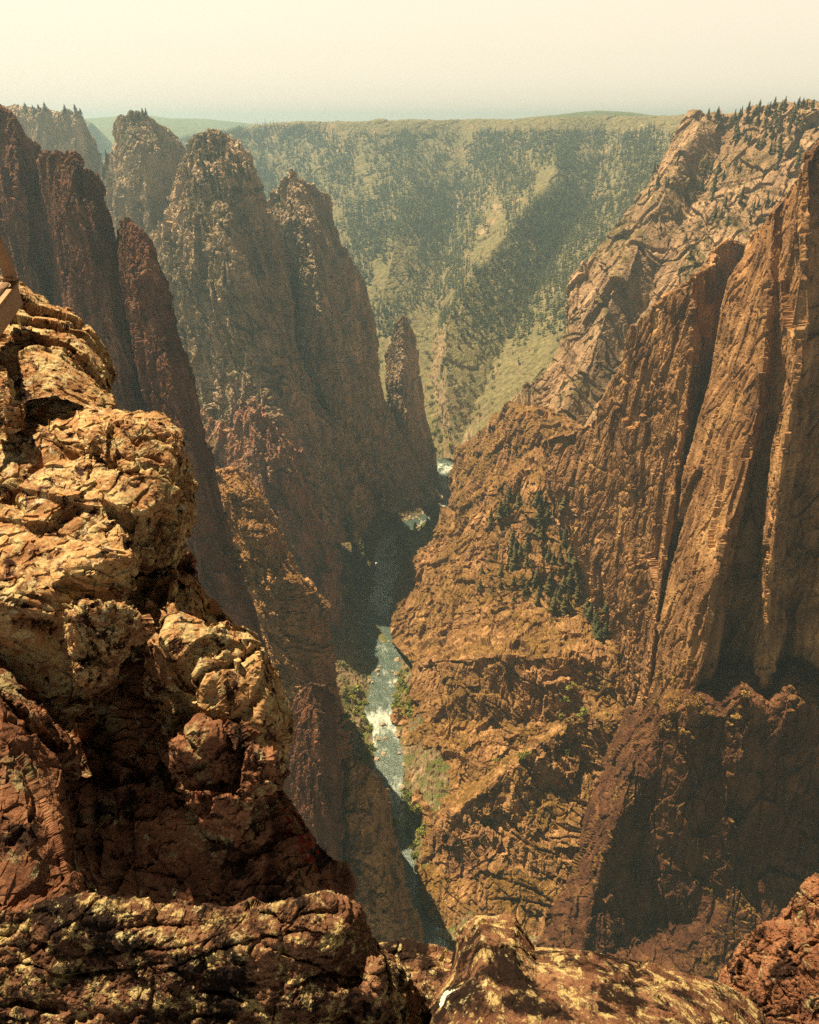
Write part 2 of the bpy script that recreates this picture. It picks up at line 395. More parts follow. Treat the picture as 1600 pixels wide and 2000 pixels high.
def hills(name, Y, pts, depth, seed, label):
    xs = np.array([at(p[0], p[1], Y)[0] for p in pts]); zs = np.array([at(p[0], p[1], Y)[2] for p in pts])
    def fn(X, Yy):
        top = np.interp(X, xs, zs)
        t = 1-np.abs((Yy-Y)/depth)
        return -330+(top+330)*np.clip(t, 0, 1)**.6*(1+.012*fb2(X, Yy, 300, seed)*(t < .98))
    return terrain(name, xs[0], xs[-1], Y-depth, Y+depth, 220, 60, fn, 'hill', label, 'hills')
hills('hills', 5600, [(60, 234), (165, 231), (230, 226), (290, 224), (330, 230), (400, 231), (470, 238), (520, 244), (640, 262)], 900, 5, 'pale blue green ridge furthest off on the left skyline')
hills('hills', 4500, [(40, 240), (160, 246), (200, 250), (280, 240), (340, 244), (430, 252), (470, 258), (520, 268), (640, 290)], 900, 6, 'misty lower ridge in front of the palest distant ridge')
hills('hills', 3400, [(60, 210), (150, 225), (178, 238), (205, 285), (225, 330), (260, 420)], 500, 7, 'hazy blue shoulder between the flat cliff and first tower')
hills('hills', 3700, [(960, 240), (1035, 227), (1090, 222), (1130, 217), (1165, 214), (1230, 217), (1270, 223), (1330, 229), (1400, 236)], 350, 8, 'low green knoll rising behind the flat canyon rim')

# left side, back to front
P_('cliff', 'flat-topped pale cliff at the far left skyline', [
 [(-160, 205, 1500), (-160, 260, 1490), (-160, 600, 1450)], [(0, 208, 1500), (0, 222, 1480), (0, 600, 1430)],
 [(60, 214, 1480), (62, 228, 1465), (75, 420, 1430), (80, 600, 1400)], [(110, 219, 1450), (112, 230, 1440), (125, 420, 1410), (135, 600, 1380)],
 [(150, 220, 1440), (155, 250, 1430), (170, 420, 1400), (180, 600, 1370)], [(162, 221, 1460), (166, 245, 1455), (180, 420, 1430), (200, 600, 1390)],
 [(168, 245, 1480), (192, 280, 1470), (207, 345, 1450), (216, 440, 1430), (230, 600, 1400)]],
 'spire', L=26, seed=11, k=4, amp=.6, skirts=dict(t=(0, 500, 3), r=(-60, 300, 0)))
P_('rock_tower', 'rounded rock tower behind, first from the left on the skyline', [
 [(198, 395, 1230), (205, 480, 1220), (220, 620, 1200)],
 [(206, 300, 1220), (205, 400, 1205), (208, 480, 1190), (225, 620, 1180)], [(219, 285, 1200), (214, 330, 1190), (212, 400, 1180), (215, 480, 1175), (235, 620, 1160)],
 [(224, 252, 1185), (225, 330, 1170), (228, 450, 1150), (245, 620, 1130)], [(235, 226, 1165), (240, 300, 1130), (252, 400, 1110), (275, 620, 1090)],
 [(260, 219, 1150), (277, 300, 1105), (290, 400, 1085), (312, 620, 1060)], [(300, 230, 1150), (312, 300, 1120), (322, 400, 1115), (340, 620, 1100)],
 [(338, 256, 1170), (345, 330, 1175), (350, 400, 1150), (365, 620, 1130)], [(359, 297, 1215), (357, 330, 1210), (353, 400, 1200), (375, 620, 1180)]],
 'spire', cat='rock tower', kind='thing', L=36, seed=12, k=3.0, amp=.5, skirts=dict(t=(0, 80, -12), l=(20, 220, 0), r=(-30, 260, 0)))
P_('rock_tower', 'tall broad grey rock tower with pines covering its rounded top', [
 [(298, 452, 1010), (296, 478, 1000), (305, 560, 970), (320, 720, 930), (340, 950, 880)],
 [(322, 430, 990), (318, 470, 975), (325, 560, 940), (350, 720, 900), (385, 950, 850)],
 [(346, 388, 980), (338, 440, 955), (342, 520, 930), (382, 700, 890), (430, 950, 840)],
 [(362, 312, 960), (362, 400, 930), (372, 520, 900), (432, 700, 860), (480, 860, 820), (530, 1010, 790)],
 [(378, 266, 950), (386, 350, 915), (402, 450, 890), (440, 560, 862), (500, 700, 835), (560, 860, 795), (620, 1050, 770)],
 [(405, 250, 945), (430, 340, 900), (452, 440, 872), (480, 560, 850), (540, 700, 830), (610, 860, 815), (672, 1060, 800)],
 [(440, 262, 950), (478, 340, 905), (492, 440, 893), (522, 560, 875), (572, 700, 850), (640, 860, 845), (705, 1060, 850)],
 [(482, 298, 960), (502, 380, 940), (517, 460, 925), (548, 580, 905), (588, 720, 885), (665, 860, 870), (735, 1010, 895)],
 [(512, 372, 985), (523, 420, 985), (546, 500, 985), (566, 600, 965), (579, 680, 935), (625, 780, 920), (705, 870, 920), (750, 985, 935)]],
 'spire', cat='rock tower', kind='thing', L=42, seed=13, k=2.8, e=(.35, 0, -1), amp=.62, fa=1.1, skirts=dict(t=(0, 60, -20), l=(30, 200, 0), r=(-25, 110, 0)))
P_('rock_tower', 'sharp shouldered grey rock tower beside the pine-topped tower', [
 [(524, 395, 1100), (535, 480, 1110), (560, 600, 1110), (576, 680, 1080), (620, 800, 1000), (700, 980, 960)],
 [(546, 357, 1040), (541, 450, 1020), (561, 520, 1010), (566, 600, 1000), (570, 680, 985), (622, 800, 960), (690, 900, 940), (740, 990, 930)],
 [(568, 328, 1030), (575, 420, 990), (587, 530, 968), (592, 610, 955), (602, 700, 945), (652, 820, 930), (700, 900, 920), (752, 1000, 905)],
 [(584, 345, 1030), (600, 430, 990), (618, 520, 960), (625, 560, 955), (632, 700, 950), (670, 820, 938), (720, 900, 930), (768, 1000, 910)],
 [(606, 360, 1035), (620, 430, 1000), (640, 530, 975), (645, 620, 965), (652, 700, 955), (690, 820, 945), (735, 900, 940), (790, 1000, 930)],
 [(638, 378, 1060), (648, 460, 1030), (664, 540, 1005), (680, 620, 995), (694, 700, 985), (722, 800, 975), (765, 890, 965), (830, 990, 960)],
 [(645, 400, 1085), (660, 460, 1080), (676, 500, 1075), (701, 540, 1065), (716, 600, 1060), (741, 680, 1055), (752, 775, 1045), (790, 870, 1020), (856, 975, 1010)]],
 'spire', cat='rock tower', kind='thing', L=38, seed=14, k=3.0, e=(.2, 0, -1), amp=.55, fa=1.1, skirts=dict(t=(0, 50, -30), l=(20, 160, 0), r=(-25, 110, 0)))
P_('rock_pinnacle', 'small pointed pinnacle rising nearest the river bend', [
 [(754, 690, 1150), (755, 740, 1140), (762, 850, 1120), (795, 980, 1100)], [(768, 645, 1130), (768, 740, 1110), (776, 850, 1090), (805, 985, 1080)],
 [(786, 612, 1120), (788, 720, 1092), (800, 850, 1075), (830, 985, 1070)], [(797, 622, 1125), (803, 720, 1105), (818, 850, 1090), (843, 985, 1080)],
 [(807, 655, 1140), (816, 720, 1135), (835, 810, 1125), (850, 870, 1115), (857, 945, 1105), (860, 985, 1100)]],
 'spire', cat='rock pinnacle', kind='thing', L=18, seed=15, k=2.6, amp=.6, skirts=dict(t=(0, 20, -20), l=(10, 60, 0), r=(-15, 50, 0)))
P_('rock_buttress', 'reddish streaked buttress with jagged crest below the grey towers', [
 [(390, 800, 790), (385, 900, 760), (400, 1100, 720), (440, 1260, 680)],
 [(448, 838, 760), (440, 950, 735), (465, 1100, 700), (500, 1260, 660)], [(466, 808, 745), (465, 920, 715), (495, 1080, 685), (540, 1240, 650)],
 [(493, 782, 735), (497, 880, 700), (520, 1000, 672), (565, 1120, 655), (610, 1240, 640)], [(522, 808, 735), (545, 900, 705), (565, 1000, 685), (595, 1100, 668), (640, 1230, 655)],
 [(556, 846, 745), (575, 920, 715), (600, 1010, 700), (632, 1110, 685), (655, 1220, 668)],
 [(591, 878, 765), (609, 936, 755), (623, 995, 745), (662, 1056, 735), (671, 1100, 720), (667, 1160, 705), (664, 1225, 690)]],
 'redb', cat='rock buttress', kind='thing', L=30, seed=16, k=3.4, e=(.15, 0, -1), amp=.6, skirts=dict(t=(0, 60, -50), l=(-10, 80, 0), r=(-30, 90, 0)))
P_('cliff', 'dark red cliff slab reaching the upper left corner', [
 [(-180, 190, 520), (-160, 600, 470), (-120, 1050, 440)], [(0, 207, 505), (8, 500, 470), (25, 1050, 440)],
 [(25, 222, 500), (35, 350, 470), (55, 600, 455), (80, 1050, 430)], [(45, 258, 500), (60, 400, 478), (90, 610, 460), (120, 1050, 430)],
 [(72, 285, 510), (96, 400, 500), (115, 560, 490), (130, 700, 470), (150, 1050, 450)]],
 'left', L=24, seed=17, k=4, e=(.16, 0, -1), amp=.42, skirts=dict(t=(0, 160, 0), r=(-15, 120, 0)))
P_('cliff', 'dark red cliff slab with square notched top, second from the left', [
 [(97, 298, 462), (112, 450, 455), (122, 600, 450), (150, 1050, 430)], [(112, 293, 445), (130, 400, 432), (150, 600, 422), (190, 1050, 400)],
 [(148, 303, 440), (160, 400, 425), (190, 600, 412), (240, 1050, 388)], [(156, 320, 440), (178, 400, 422), (215, 600, 408), (280, 1050, 380)],
 [(186, 330, 445), (205, 420, 430), (238, 600, 415), (300, 1050, 382)], [(194, 348, 450), (220, 420, 440), (245, 530, 432), (260, 680, 425), (296, 800, 415), (330, 1050, 400)]],
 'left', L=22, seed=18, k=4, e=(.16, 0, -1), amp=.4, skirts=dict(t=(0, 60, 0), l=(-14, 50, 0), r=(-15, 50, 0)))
P_('cliff', 'long dark cliff slab falling to the river, third from the left', [
 [(240, 430, 422), (243, 520, 417), (255, 640, 412), (292, 800, 402), (330, 1000, 385), (380, 1300, 370)],
 [(258, 436, 410), (268, 600, 395), (300, 800, 380), (345, 1000, 365), (400, 1200, 350), (450, 1400, 335), (500, 1600, 320)],
 [(285, 456, 405), (305, 600, 390), (340, 750, 376), (375, 900, 366), (405, 1050, 356), (455, 1200, 346), (505, 1400, 332), (545, 1600, 318)],
 [(299, 480, 418), (316, 530, 412), (340, 600, 406), (358, 660, 402), (386, 750, 398), (404, 860, 392), (421, 944, 386), (443, 1045, 378), (466, 1112, 372), (496, 1187, 364), (514, 1262, 357), (533, 1337, 350), (552, 1424, 343), (580, 1600, 325)]],
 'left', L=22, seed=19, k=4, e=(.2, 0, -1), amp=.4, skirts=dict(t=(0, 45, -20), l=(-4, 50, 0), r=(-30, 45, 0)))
P_('rock_buttress', 'sunlit rounded buttress of layered brown rock above the river', [
 [(416, 925, 445), (428, 1000, 435), (455, 1100, 420), (500, 1220, 405), (530, 1350, 390), (550, 1480, 375)],
 [(432, 917, 425), (445, 960, 405), (475, 1060, 398), (515, 1200, 388), (550, 1350, 375), (580, 1500, 360)],
 [(460, 916, 425), (478, 960, 405), (510, 1050, 390), (545, 1160, 380), (580, 1300, 368), (610, 1520, 350)],
 [(484, 925, 435), (505, 975, 415), (535, 1060, 398), (580, 1150, 382), (610, 1260, 374), (640, 1520, 350)],
 [(492, 940, 445), (512, 965, 436), (542, 1015, 425), (566, 1070, 414), (590, 1125, 405), (622, 1160, 398), (638, 1190, 392), (642, 1225, 390), (655, 1285, 386), (663, 1360, 380), (686, 1450, 372), (700, 1540, 362)]],
 'layer', cat='rock buttress', kind='thing', L=16, seed=20, k=3.2, e=(1, .3, -.35), amp=.5, skirts=dict(t=(0, 60, -10), l=(-10, 50, 0), r=(-40, 110, 0)))
P_('rock_buttress', 'narrow dark fin streaked red, standing close beyond the lichened boulders', [
 [(548, 1442, 325), (552, 1540, 316), (570, 1700, 300), (600, 1850, 290)], [(566, 1385, 318), (575, 1480, 306), (600, 1640, 292), (625, 1850, 280)],
 [(582, 1350, 315), (594, 1450, 303), (615, 1620, 290), (640, 1850, 275)], [(607, 1330, 312), (622, 1430, 298), (640, 1620, 286), (660, 1850, 272)],
 [(636, 1335, 316), (648, 1430, 303), (655, 1560, 295), (660, 1680, 285), (680, 1850, 275)], [(650, 1362, 324), (662, 1420, 320), (667, 1500, 315), (668, 1590, 308), (670, 1690, 300), (700, 1850, 285)]],
 'left', cat='rock buttress', kind='thing', L=8, seed=21, k=4, amp=.6, skirts=dict(t=(0, 40, -10), l=(-10, 50, 0), r=(-30, 80, 0)))
P_('rock_buttress', 'lowest brown buttress dropping to the shaded end of the river', [
 [(655, 1500, 335), (662, 1600, 325), (675, 1760, 305), (690, 1900, 290)], [(685, 1480, 325), (695, 1600, 308), (715, 1760, 292), (740, 1900, 276)],
 [(706, 1492, 325), (722, 1600, 308), (745, 1740, 292), (785, 1900, 272)], [(732, 1519, 335), (745, 1600, 320), (765, 1740, 300), (812, 1900, 275)],
 [(760, 1552, 348), (768, 1590, 343), (778, 1640, 336), (792, 1725, 322), (812, 1785, 312), (838, 1864, 300), (850, 1910, 292)]],
 'layer', cat='rock buttress', kind='thing', L=16, seed=22, k=1.6, amp=.5, skirts=dict(t=(0, 50, -20), l=(-10, 50, 0), r=(-30, 90, 0)))

# right side
P_('cliff', 'broad hazy cliff with a forested crown at the upper right', [
 [(1352, 226, 1180), (1318, 270, 1160), (1290, 310, 1140), (1240, 385, 1110), (1200, 445, 1090), (1150, 510, 1070), (1118, 560, 1050), (1104, 630, 1020), (1078, 700, 990), (1040, 745, 980), (1000, 785, 975), (950, 850, 970), (900, 910, 965)],
 [(1362, 224, 1140), (1325, 290, 1110), (1290, 360, 1080), (1240, 440, 1050), (1190, 520, 1020), (1150, 600, 990), (1120, 700, 955), (1060, 790, 940), (980, 890, 920)],
 [(1378, 222, 1110), (1335, 300, 1060), (1315, 350, 1040), (1290, 395, 1015), (1250, 460, 990), (1210, 540, 960), (1180, 620, 935), (1150, 710, 905), (1110, 800, 885), (1050, 900, 870)],
 [(1425, 218, 1100), (1400, 300, 1080), (1365, 390, 1030), (1320, 450, 990), (1275, 560, 955), (1230, 660, 925), (1180, 770, 885), (1110, 900, 850)],
 [(1470, 212, 1080), (1450, 290, 1030), (1410, 380, 990), (1350, 490, 950), (1310, 600, 900), (1260, 700, 870), (1200, 800, 840), (1150, 930, 810)],
 [(1510, 204, 1060), (1510, 250, 1030), (1480, 340, 980), (1440, 440, 940), (1370, 560, 900), (1310, 660, 870), (1250, 780, 830), (1190, 930, 800)],
 [(1600, 203, 1010), (1600, 270, 940), (1570, 380, 890), (1530, 480, 860), (1470, 580, 830), (1420, 700, 800), (1380, 930, 740)],
 [(1780, 196, 930), (1780, 300, 860), (1720, 500, 800), (1600, 930, 720)]],
 'rfar', L=60, seed=31, k=4, e=(-.35, 0, 1), amp=.32, fa=.7, fine=.8, skirts=dict(t=(0, 700, 25), l=(60, 320, -10), r=(200, 0, 0)))
P_('cliff', 'deep orange cliff with a ragged stepped crest, middle of the right side', [
 [(1062, 862, 690), (1070, 960, 665), (1095, 1060, 640), (1130, 1180, 600), (1165, 1340, 565)],
 [(1078, 848, 650), (1080, 950, 625), (1112, 1040, 602), (1150, 1130, 582), (1172, 1210, 567), (1178, 1350, 550)],
 [(1110, 842, 648), (1105, 940, 630), (1135, 1040, 605), (1165, 1150, 580), (1180, 1350, 548)],
 [(1143, 832, 635), (1150, 900, 612), (1160, 1000, 597), (1180, 1120, 572), (1190, 1220, 560), (1200, 1365, 545)],
 [(1168, 805, 625), (1188, 900, 600), (1200, 1050, 580), (1212, 1200, 557), (1215, 1370, 540)],
 [(1208, 728, 615), (1215, 850, 592), (1222, 1000, 575), (1230, 1200, 550), (1230, 1385, 532)],
 [(1233, 640, 605), (1240, 800, 585), (1245, 1000, 565), (1243, 1200, 545), (1240, 1385, 530)],
 [(1280, 597, 592), (1290, 800, 570), (1282, 1000, 552), (1268, 1200, 540), (1250, 1390, 522)],
 [(1355, 535, 572), (1350, 700, 555), (1335, 850, 540), (1310, 1000, 530), (1290, 1150, 520), (1258, 1395, 512)],
 [(1388, 522, 610), (1372, 700, 600), (1352, 850, 590), (1325, 1030, 575), (1300, 1200, 560), (1270, 1395, 540)],
 [(1392, 490, 660), (1400, 560, 650), (1385, 760, 630), (1360, 900, 610), (1330, 1050, 595), (1300, 1395, 570)],
 [(1428, 460, 670), (1425, 560, 655), (1410, 760, 640), (1390, 1050, 600), (1350, 1395, 570)], [(1468, 472, 680), (1480, 700, 660), (1450, 1395, 570)]],
 'right', L=24, seed=32, k=4.5, e=(.1, 0, 1), fa=.9, fine=.8, amp=.42, skirts=dict(t=(0, 90, -20), l=(20, 160, 0)))
P_('cliff', 'tallest sunlit orange cliff face filling the right edge', [
 [(1480, 470, 520), (1470, 520, 515), (1430, 600, 510), (1412, 750, 500), (1370, 950, 485), (1300, 1200, 465), (1280, 1400, 455)],
 [(1470, 467, 472), (1462, 505, 467), (1427, 548, 463), (1413, 620, 460), (1396, 740, 456), (1376, 800, 451), (1349, 930, 445), (1336, 1030, 440), (1300, 1150, 432), (1276, 1260, 426), (1258, 1395, 420)],
 [(1490, 440, 462), (1470, 560, 448), (1440, 750, 435), (1400, 930, 425), (1360, 1060, 420), (1325, 1230, 410), (1300, 1390, 405)],
 [(1510, 408, 455), (1500, 600, 432), (1480, 800, 412), (1450, 930, 400), (1425, 1010, 392), (1402, 1120, 385), (1374, 1285, 378), (1350, 1360, 376)],
 [(1530, 385, 452), (1520, 600, 430), (1505, 780, 418), (1475, 930, 425), (1450, 1050, 422), (1425, 1200, 412), (1400, 1360, 400)],
 [(1550, 355, 445), (1545, 550, 425), (1530, 750, 412), (1502, 900, 420), (1482, 1050, 418), (1465, 1200, 410), (1440, 1360, 395)],
 [(1572, 320, 425), (1570, 500, 402), (1560, 700, 387), (1537, 850, 374), (1522, 950, 370), (1507, 1100, 364), (1500, 1200, 370), (1490, 1360, 370)],
 [(1582, 290, 425), (1600, 500, 408), (1590, 700, 398), (1560, 900, 400), (1545, 1100, 398), (1530, 1360, 385)],
 [(1600, 268, 422), (1640, 500, 405), (1640, 700, 390), (1620, 900, 385), (1600, 1100, 380), (1590, 1360, 365)],
 [(1760, 230, 400), (1760, 600, 370), (1740, 900, 350), (1720, 1400, 330)]],
 'right', L=34, seed=33, k=3.4, e=(.14, 0, 1), fa=.8, fine=.8, amp=.27, skirts=dict(t=(0, 200, 5), l=(20, 120, 0), r=(300, 0, 0)))
P_('hillside', 'sunlit rocky promontory stepping down to the river on the right', [
 [(1040, 810, 1010), (985, 850, 1040), (940, 890, 1070), (905, 930, 1100)],
 [(1030, 800, 960), (990, 822, 985), (930, 860, 1030), (898, 900, 1080), (882, 950, 1100)],
 [(992, 788, 905), (955, 825, 935), (920, 855, 985), (897, 878, 1020), (888, 905, 1060), (880, 940, 1080)],
 [(1020, 808, 850), (990, 850, 860), (960, 880, 880), (930, 910, 910), (900, 930, 950), (882, 955, 1000)],
 [(1068, 858, 800), (1010, 900, 820), (950, 940, 850), (912, 955, 880), (882, 975, 930)],
 [(1080, 930, 740), (1020, 925, 760), (960, 950, 790), (910, 985, 830), (866, 1000, 890)],
 [(1105, 1010, 700), (1040, 1005, 715), (970, 1025, 740), (900, 1045, 775), (840, 1056, 850)],
 [(1135, 1090, 660), (1060, 1090, 675), (980, 1080, 700), (900, 1090, 735), (835, 1098, 770), (778, 1115, 805)],
 [(1165, 1170, 620), (1080, 1175, 635), (980, 1170, 655), (880, 1170, 685), (820, 1185, 705), (764, 1195, 722)],
 [(1185, 1235, 592), (1100, 1235, 592), (1000, 1225, 605), (890, 1235, 640), (820, 1245, 670), (763, 1250, 680)],
 [(1195, 1285, 565), (1100, 1285, 548), (1000, 1275, 550), (900, 1285, 562), (840, 1290, 590), (806, 1296, 612)],
 [(1205, 1340, 545), (1100, 1350, 535), (1000, 1345, 537), (900, 1345, 550), (840, 1345, 570), (800, 1350, 590)],
 [(1222, 1383, 528), (1160, 1395, 515), (1080, 1410, 522), (980, 1405, 528), (880, 1405, 540), (830, 1405, 546), (770, 1412, 555)],
 [(1225, 1392, 520), (1150, 1410, 505), (1060, 1440, 500), (980, 1480, 488), (900, 1490, 486), (840, 1480, 498), (784, 1482, 510)],
 [(1225, 1394, 505), (1116, 1400, 495), (1030, 1452, 482), (960, 1510, 470), (890, 1560, 448), (845, 1580, 440), (803, 1545, 464)],
 [(1228, 1402, 478), (1118, 1410, 452), (1032, 1465, 426), (960, 1525, 406), (884, 1588, 391), (850, 1620, 398), (830, 1640, 408)],
 [(1205, 1500, 438), (1120, 1500, 432), (1040, 1560, 404), (985, 1640, 381), (905, 1700, 370), (860, 1715, 367), (812, 1700, 379)],
 [(1165, 1650, 384), (1100, 1670, 376), (1050, 1700, 366), (1000, 1730, 356), (930, 1760, 348), (880, 1770, 344), (820, 1760, 351)],
 [(1115, 1790, 344), (1060, 1800, 339), (1010, 1810, 333), (960, 1820, 329), (925, 1825, 327), (900, 1830, 327), (862, 1820, 331)],
 [(1070, 1900, 312), (1040, 1905, 308), (1000, 1910, 304), (960, 1915, 301), (940, 1915, 300), (920, 1915, 300), (880, 1910, 302)]],
 'promont', cat='hillside', L=24, seed=34, k=1.7, e=(-.35, .1, 1), fa=.7, fine=.6, amp=.62, sm=5, skirts=dict(t=(60, 30, 10), l=(20, 160, -20)))
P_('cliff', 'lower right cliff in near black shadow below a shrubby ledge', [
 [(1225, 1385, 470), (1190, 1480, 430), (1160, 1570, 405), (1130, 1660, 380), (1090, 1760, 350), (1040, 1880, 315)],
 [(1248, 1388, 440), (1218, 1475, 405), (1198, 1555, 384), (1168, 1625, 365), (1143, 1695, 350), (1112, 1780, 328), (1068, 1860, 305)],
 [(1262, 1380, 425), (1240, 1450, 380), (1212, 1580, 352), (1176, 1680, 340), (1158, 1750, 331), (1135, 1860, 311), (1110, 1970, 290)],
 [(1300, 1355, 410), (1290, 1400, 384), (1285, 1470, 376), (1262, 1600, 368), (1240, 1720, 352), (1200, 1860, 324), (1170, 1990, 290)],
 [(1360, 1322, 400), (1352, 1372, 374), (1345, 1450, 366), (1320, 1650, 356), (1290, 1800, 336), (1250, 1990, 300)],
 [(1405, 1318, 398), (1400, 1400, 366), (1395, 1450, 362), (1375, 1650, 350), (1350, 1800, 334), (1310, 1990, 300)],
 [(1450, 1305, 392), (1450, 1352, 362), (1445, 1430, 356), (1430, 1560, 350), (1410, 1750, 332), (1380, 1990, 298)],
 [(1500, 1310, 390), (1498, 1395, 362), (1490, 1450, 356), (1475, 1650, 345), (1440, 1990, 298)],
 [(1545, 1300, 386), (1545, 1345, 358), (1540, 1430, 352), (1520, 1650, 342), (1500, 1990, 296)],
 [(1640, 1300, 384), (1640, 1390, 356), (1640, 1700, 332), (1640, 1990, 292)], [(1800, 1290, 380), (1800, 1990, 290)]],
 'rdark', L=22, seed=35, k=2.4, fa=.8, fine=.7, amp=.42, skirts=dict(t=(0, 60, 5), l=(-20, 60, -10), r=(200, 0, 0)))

# ------------------------------------------------------------------ canyon floor, river
RV = [((856, 872), (890, 872)), ((857, 900), (886, 900)), ((858, 925), (884, 925)), ((866, 955), (881, 955)), ((858, 985), (878, 985)), ((820, 1006), (856, 1004)), ((795, 1015), (826, 1020)), ((762, 1037), (796, 1040)), ((738, 1067), (770, 1067)),
      ((732, 1112), (776, 1112)), ((728, 1150), (772, 1150)), ((713, 1180), (762, 1180)), ((698, 1206), (754, 1206)), ((710, 1244), (764, 1244)), ((726, 1281), (778, 1281)),
      ((732, 1307), (778, 1307)), ((728, 1337), (768, 1337)), ((722, 1371), (764, 1371)), ((714, 1400), (766, 1400)), ((732, 1431), (770, 1431)), ((736, 1475), (783, 1475)), ((732, 1510), (783, 1510)),
      ((744, 1540), (781, 1540)), ((760, 1565), (785, 1565)), ((772, 1630), (796, 1630)), ((783, 1694), (808, 1694)), ((795, 1737), (822, 1737)), ((810, 1781), (850, 1781)), ((823, 1825), (862, 1825)), ((836, 1870), (876, 1870)), ((860, 1960), (905, 1960)), ((900, 2150), (960, 2150))]
ZR = -552.
RL = np.array([atz(a[0], a[1], ZR) for a, b in RV]); RR = np.array([atz(b[0], b[1], ZR) for a, b in RV])
RC = (RL+RR)/2; RW = np.linalg.norm(RL-RR, axis=1)/2
def smooth_line(A, n):
    d = np.r_[0, np.cumsum(np.linalg.norm(np.diff((RC), axis=0), axis=1))]; t = np.linspace(0, d[-1], n)
    B = np.stack([np.interp(t, d, A[:, k]) for k in range(A.shape[1])], 1)
    for _ in range(6): B[1:-1] = (B[:-2]+2*B[1:-1]+B[2:])/4
    return B
nR = 700
SL, SR = smooth_line(RL, nR), smooth_line(RR, nR)
# upstream continuation hidden behind the bend and on towards the camera
t = np.linspace(-.12, 1.12, 40)
G = SL[:, None]*(1-t)[None, :, None]+SR[:, None]*t[None, :, None]
G[..., 2] = ZR
wp = G.reshape(-1, 3)
G[..., 2] += (.35*fbm(wp/6., 77, 3)+.18*fbm(wp/1.7, 78, 2)).reshape(G.shape[:2])
m, tt, b = mnodes('river_water')
co = tt.nodes.new('ShaderNodeTexCoord').outputs['Object']
n1 = tex(tt, 'noise', .028, co, 3, .5); n2 = tex(tt, 'noise', .2, co, 9, .78, (1, .5, 1), dist=.8)
s = math_(tt, 'ADD', n1.outputs[0], math_(tt, 'MULTIPLY', n2.outputs[0], .9))
at_ = tt.nodes.new('ShaderNodeAttribute'); at_.attribute_name = 'rapids'
foam = ramp(tt, math_(tt, 'MULTIPLY', math_(tt, 'ADD', s, math_(tt, 'MULTIPLY', at_.outputs['Fac'], .34)), .5), [(.575, 0), (.66, .9)])
c = mix(tt, foam, (.035, .062, .048), (.47, .51, .45))
tt.links.new(c, b.inputs['Base Color'])
rg = ramp(tt, foam, [(0, .32), (1, .85)]); tt.links.new(rg, b.inputs['Roughness']); b.inputs['Specular IOR Level'].default_value = .6
bp = tt.nodes.new('ShaderNodeBump'); bp.inputs['Strength'].default_value = .8; bp.inputs['Distance'].default_value = .8
tt.links.new(tex(tt, 'noise', .5, co, 6, .7).outputs[0], bp.inputs['Height']); tt.links.new(bp.outputs[0], b.inputs['Normal'])
M['water'] = m
idx = np.arange(G.shape[0]*G.shape[1]).reshape(G.shape[:2]); Q = np.stack([idx[:-1, :-1], idx[1:, :-1], idx[1:, 1:], idx[:-1, 1:]], -1).reshape(-1, 4)
if True:
    me = newmesh('river', G.reshape(-1, 3), Q[:, ::-1], M['water'], True)
    yy = proj(G.reshape(-1, 3))[1]; av = np.interp(yy, [860, 900, 950, 975, 1010, 1040, 1060, 1130, 1170, 1195, 1215, 1300, 1325, 1345, 1370, 1395, 1465, 1480, 1500, 1540, 1570, 1700, 1800, 1850], [.5, .7, .6, .35, .6, .85, .95, 1, .9, .6, .3, .3, .5, .7, .45, .75, .7, .5, .35, .3, .5, .4, .5, .9])
    me.attributes.new('rapids', 'FLOAT', 'POINT').data.foreach_set('value', av.astype(np.float32)); river = tag(link('river', me), 'narrow teal river with white rapids on the canyon floor', 'river', kind='structure')
# floor (talus rises away from the water)
offs = np.r_[-np.geomspace(1, 260, 150)[::-1], np.geomspace(1, 260, 150)]
SC = (SL+SR)/2; SW = np.linalg.norm(SL-SR, axis=1)/2
dirn = (SR-SL); dirn /= np.linalg.norm(dirn, axis=1, keepdims=True)
dirn = np.stack([np.convolve(np.pad(dirn[:, k], 30, 'edge'), np.ones(61)/61, 'valid') for k in range(3)], 1); dirn /= np.linalg.norm(dirn, axis=1, keepdims=True)
G = np.zeros((nR, len(offs), 3))
for q, o_ in enumerate(offs):
    off = o_*1.0
    base = SC+dirn*(np.sign(o_)*(SW*.8))[:, None]+dirn*off
    G[:, q] = base
ad = np.abs(offs)[None]
lf = (offs < 0)[None]
G[..., 2] = ZR-1.2+np.clip(ad-1, 0, 12)*.22+np.where(lf, np.clip(ad-13, 0, 60)*.62, np.clip(ad-13, 0, 14)*.5)-np.where(lf, 0, np.clip(ad-40, 0, 300)*.3)
wp = G.reshape(-1, 3)
G[..., 2] += ((np.clip(ad, 0, 10)/10)*(2.2*facets(wp/7, 90).reshape(nR, -1)+1.2*facets(wp/3, 91).reshape(nR, -1)+2.5*fbm(wp/25, 92, 3).reshape(nR, -1)))
a_, b_ = G.shape[:2]; idx = np.arange(a_*b_).reshape(a_, b_); Q = np.stack([idx[:-1, :-1], idx[1:, :-1], idx[1:, 1:], idx[:-1, 1:]], -1).reshape(-1, 4)
tag(link('river_bank', newmesh('river_bank', G.reshape(-1, 3), Q[:, ::-1], M['talus'], False)), 'grey scree and gravel banks sloping up from the river', 'river bank', kind='structure')
P = G.reshape(-1, 3).astype(np.float32); x, y, f = proj(P); IDS[len(BUF)] = 'river_bank'
BUF.append((x.astype(np.float32), y.astype(np.float32), f.astype(np.float32), P, np.tile(np.array([0, 0, 1], np.float32), (len(P), 1))))
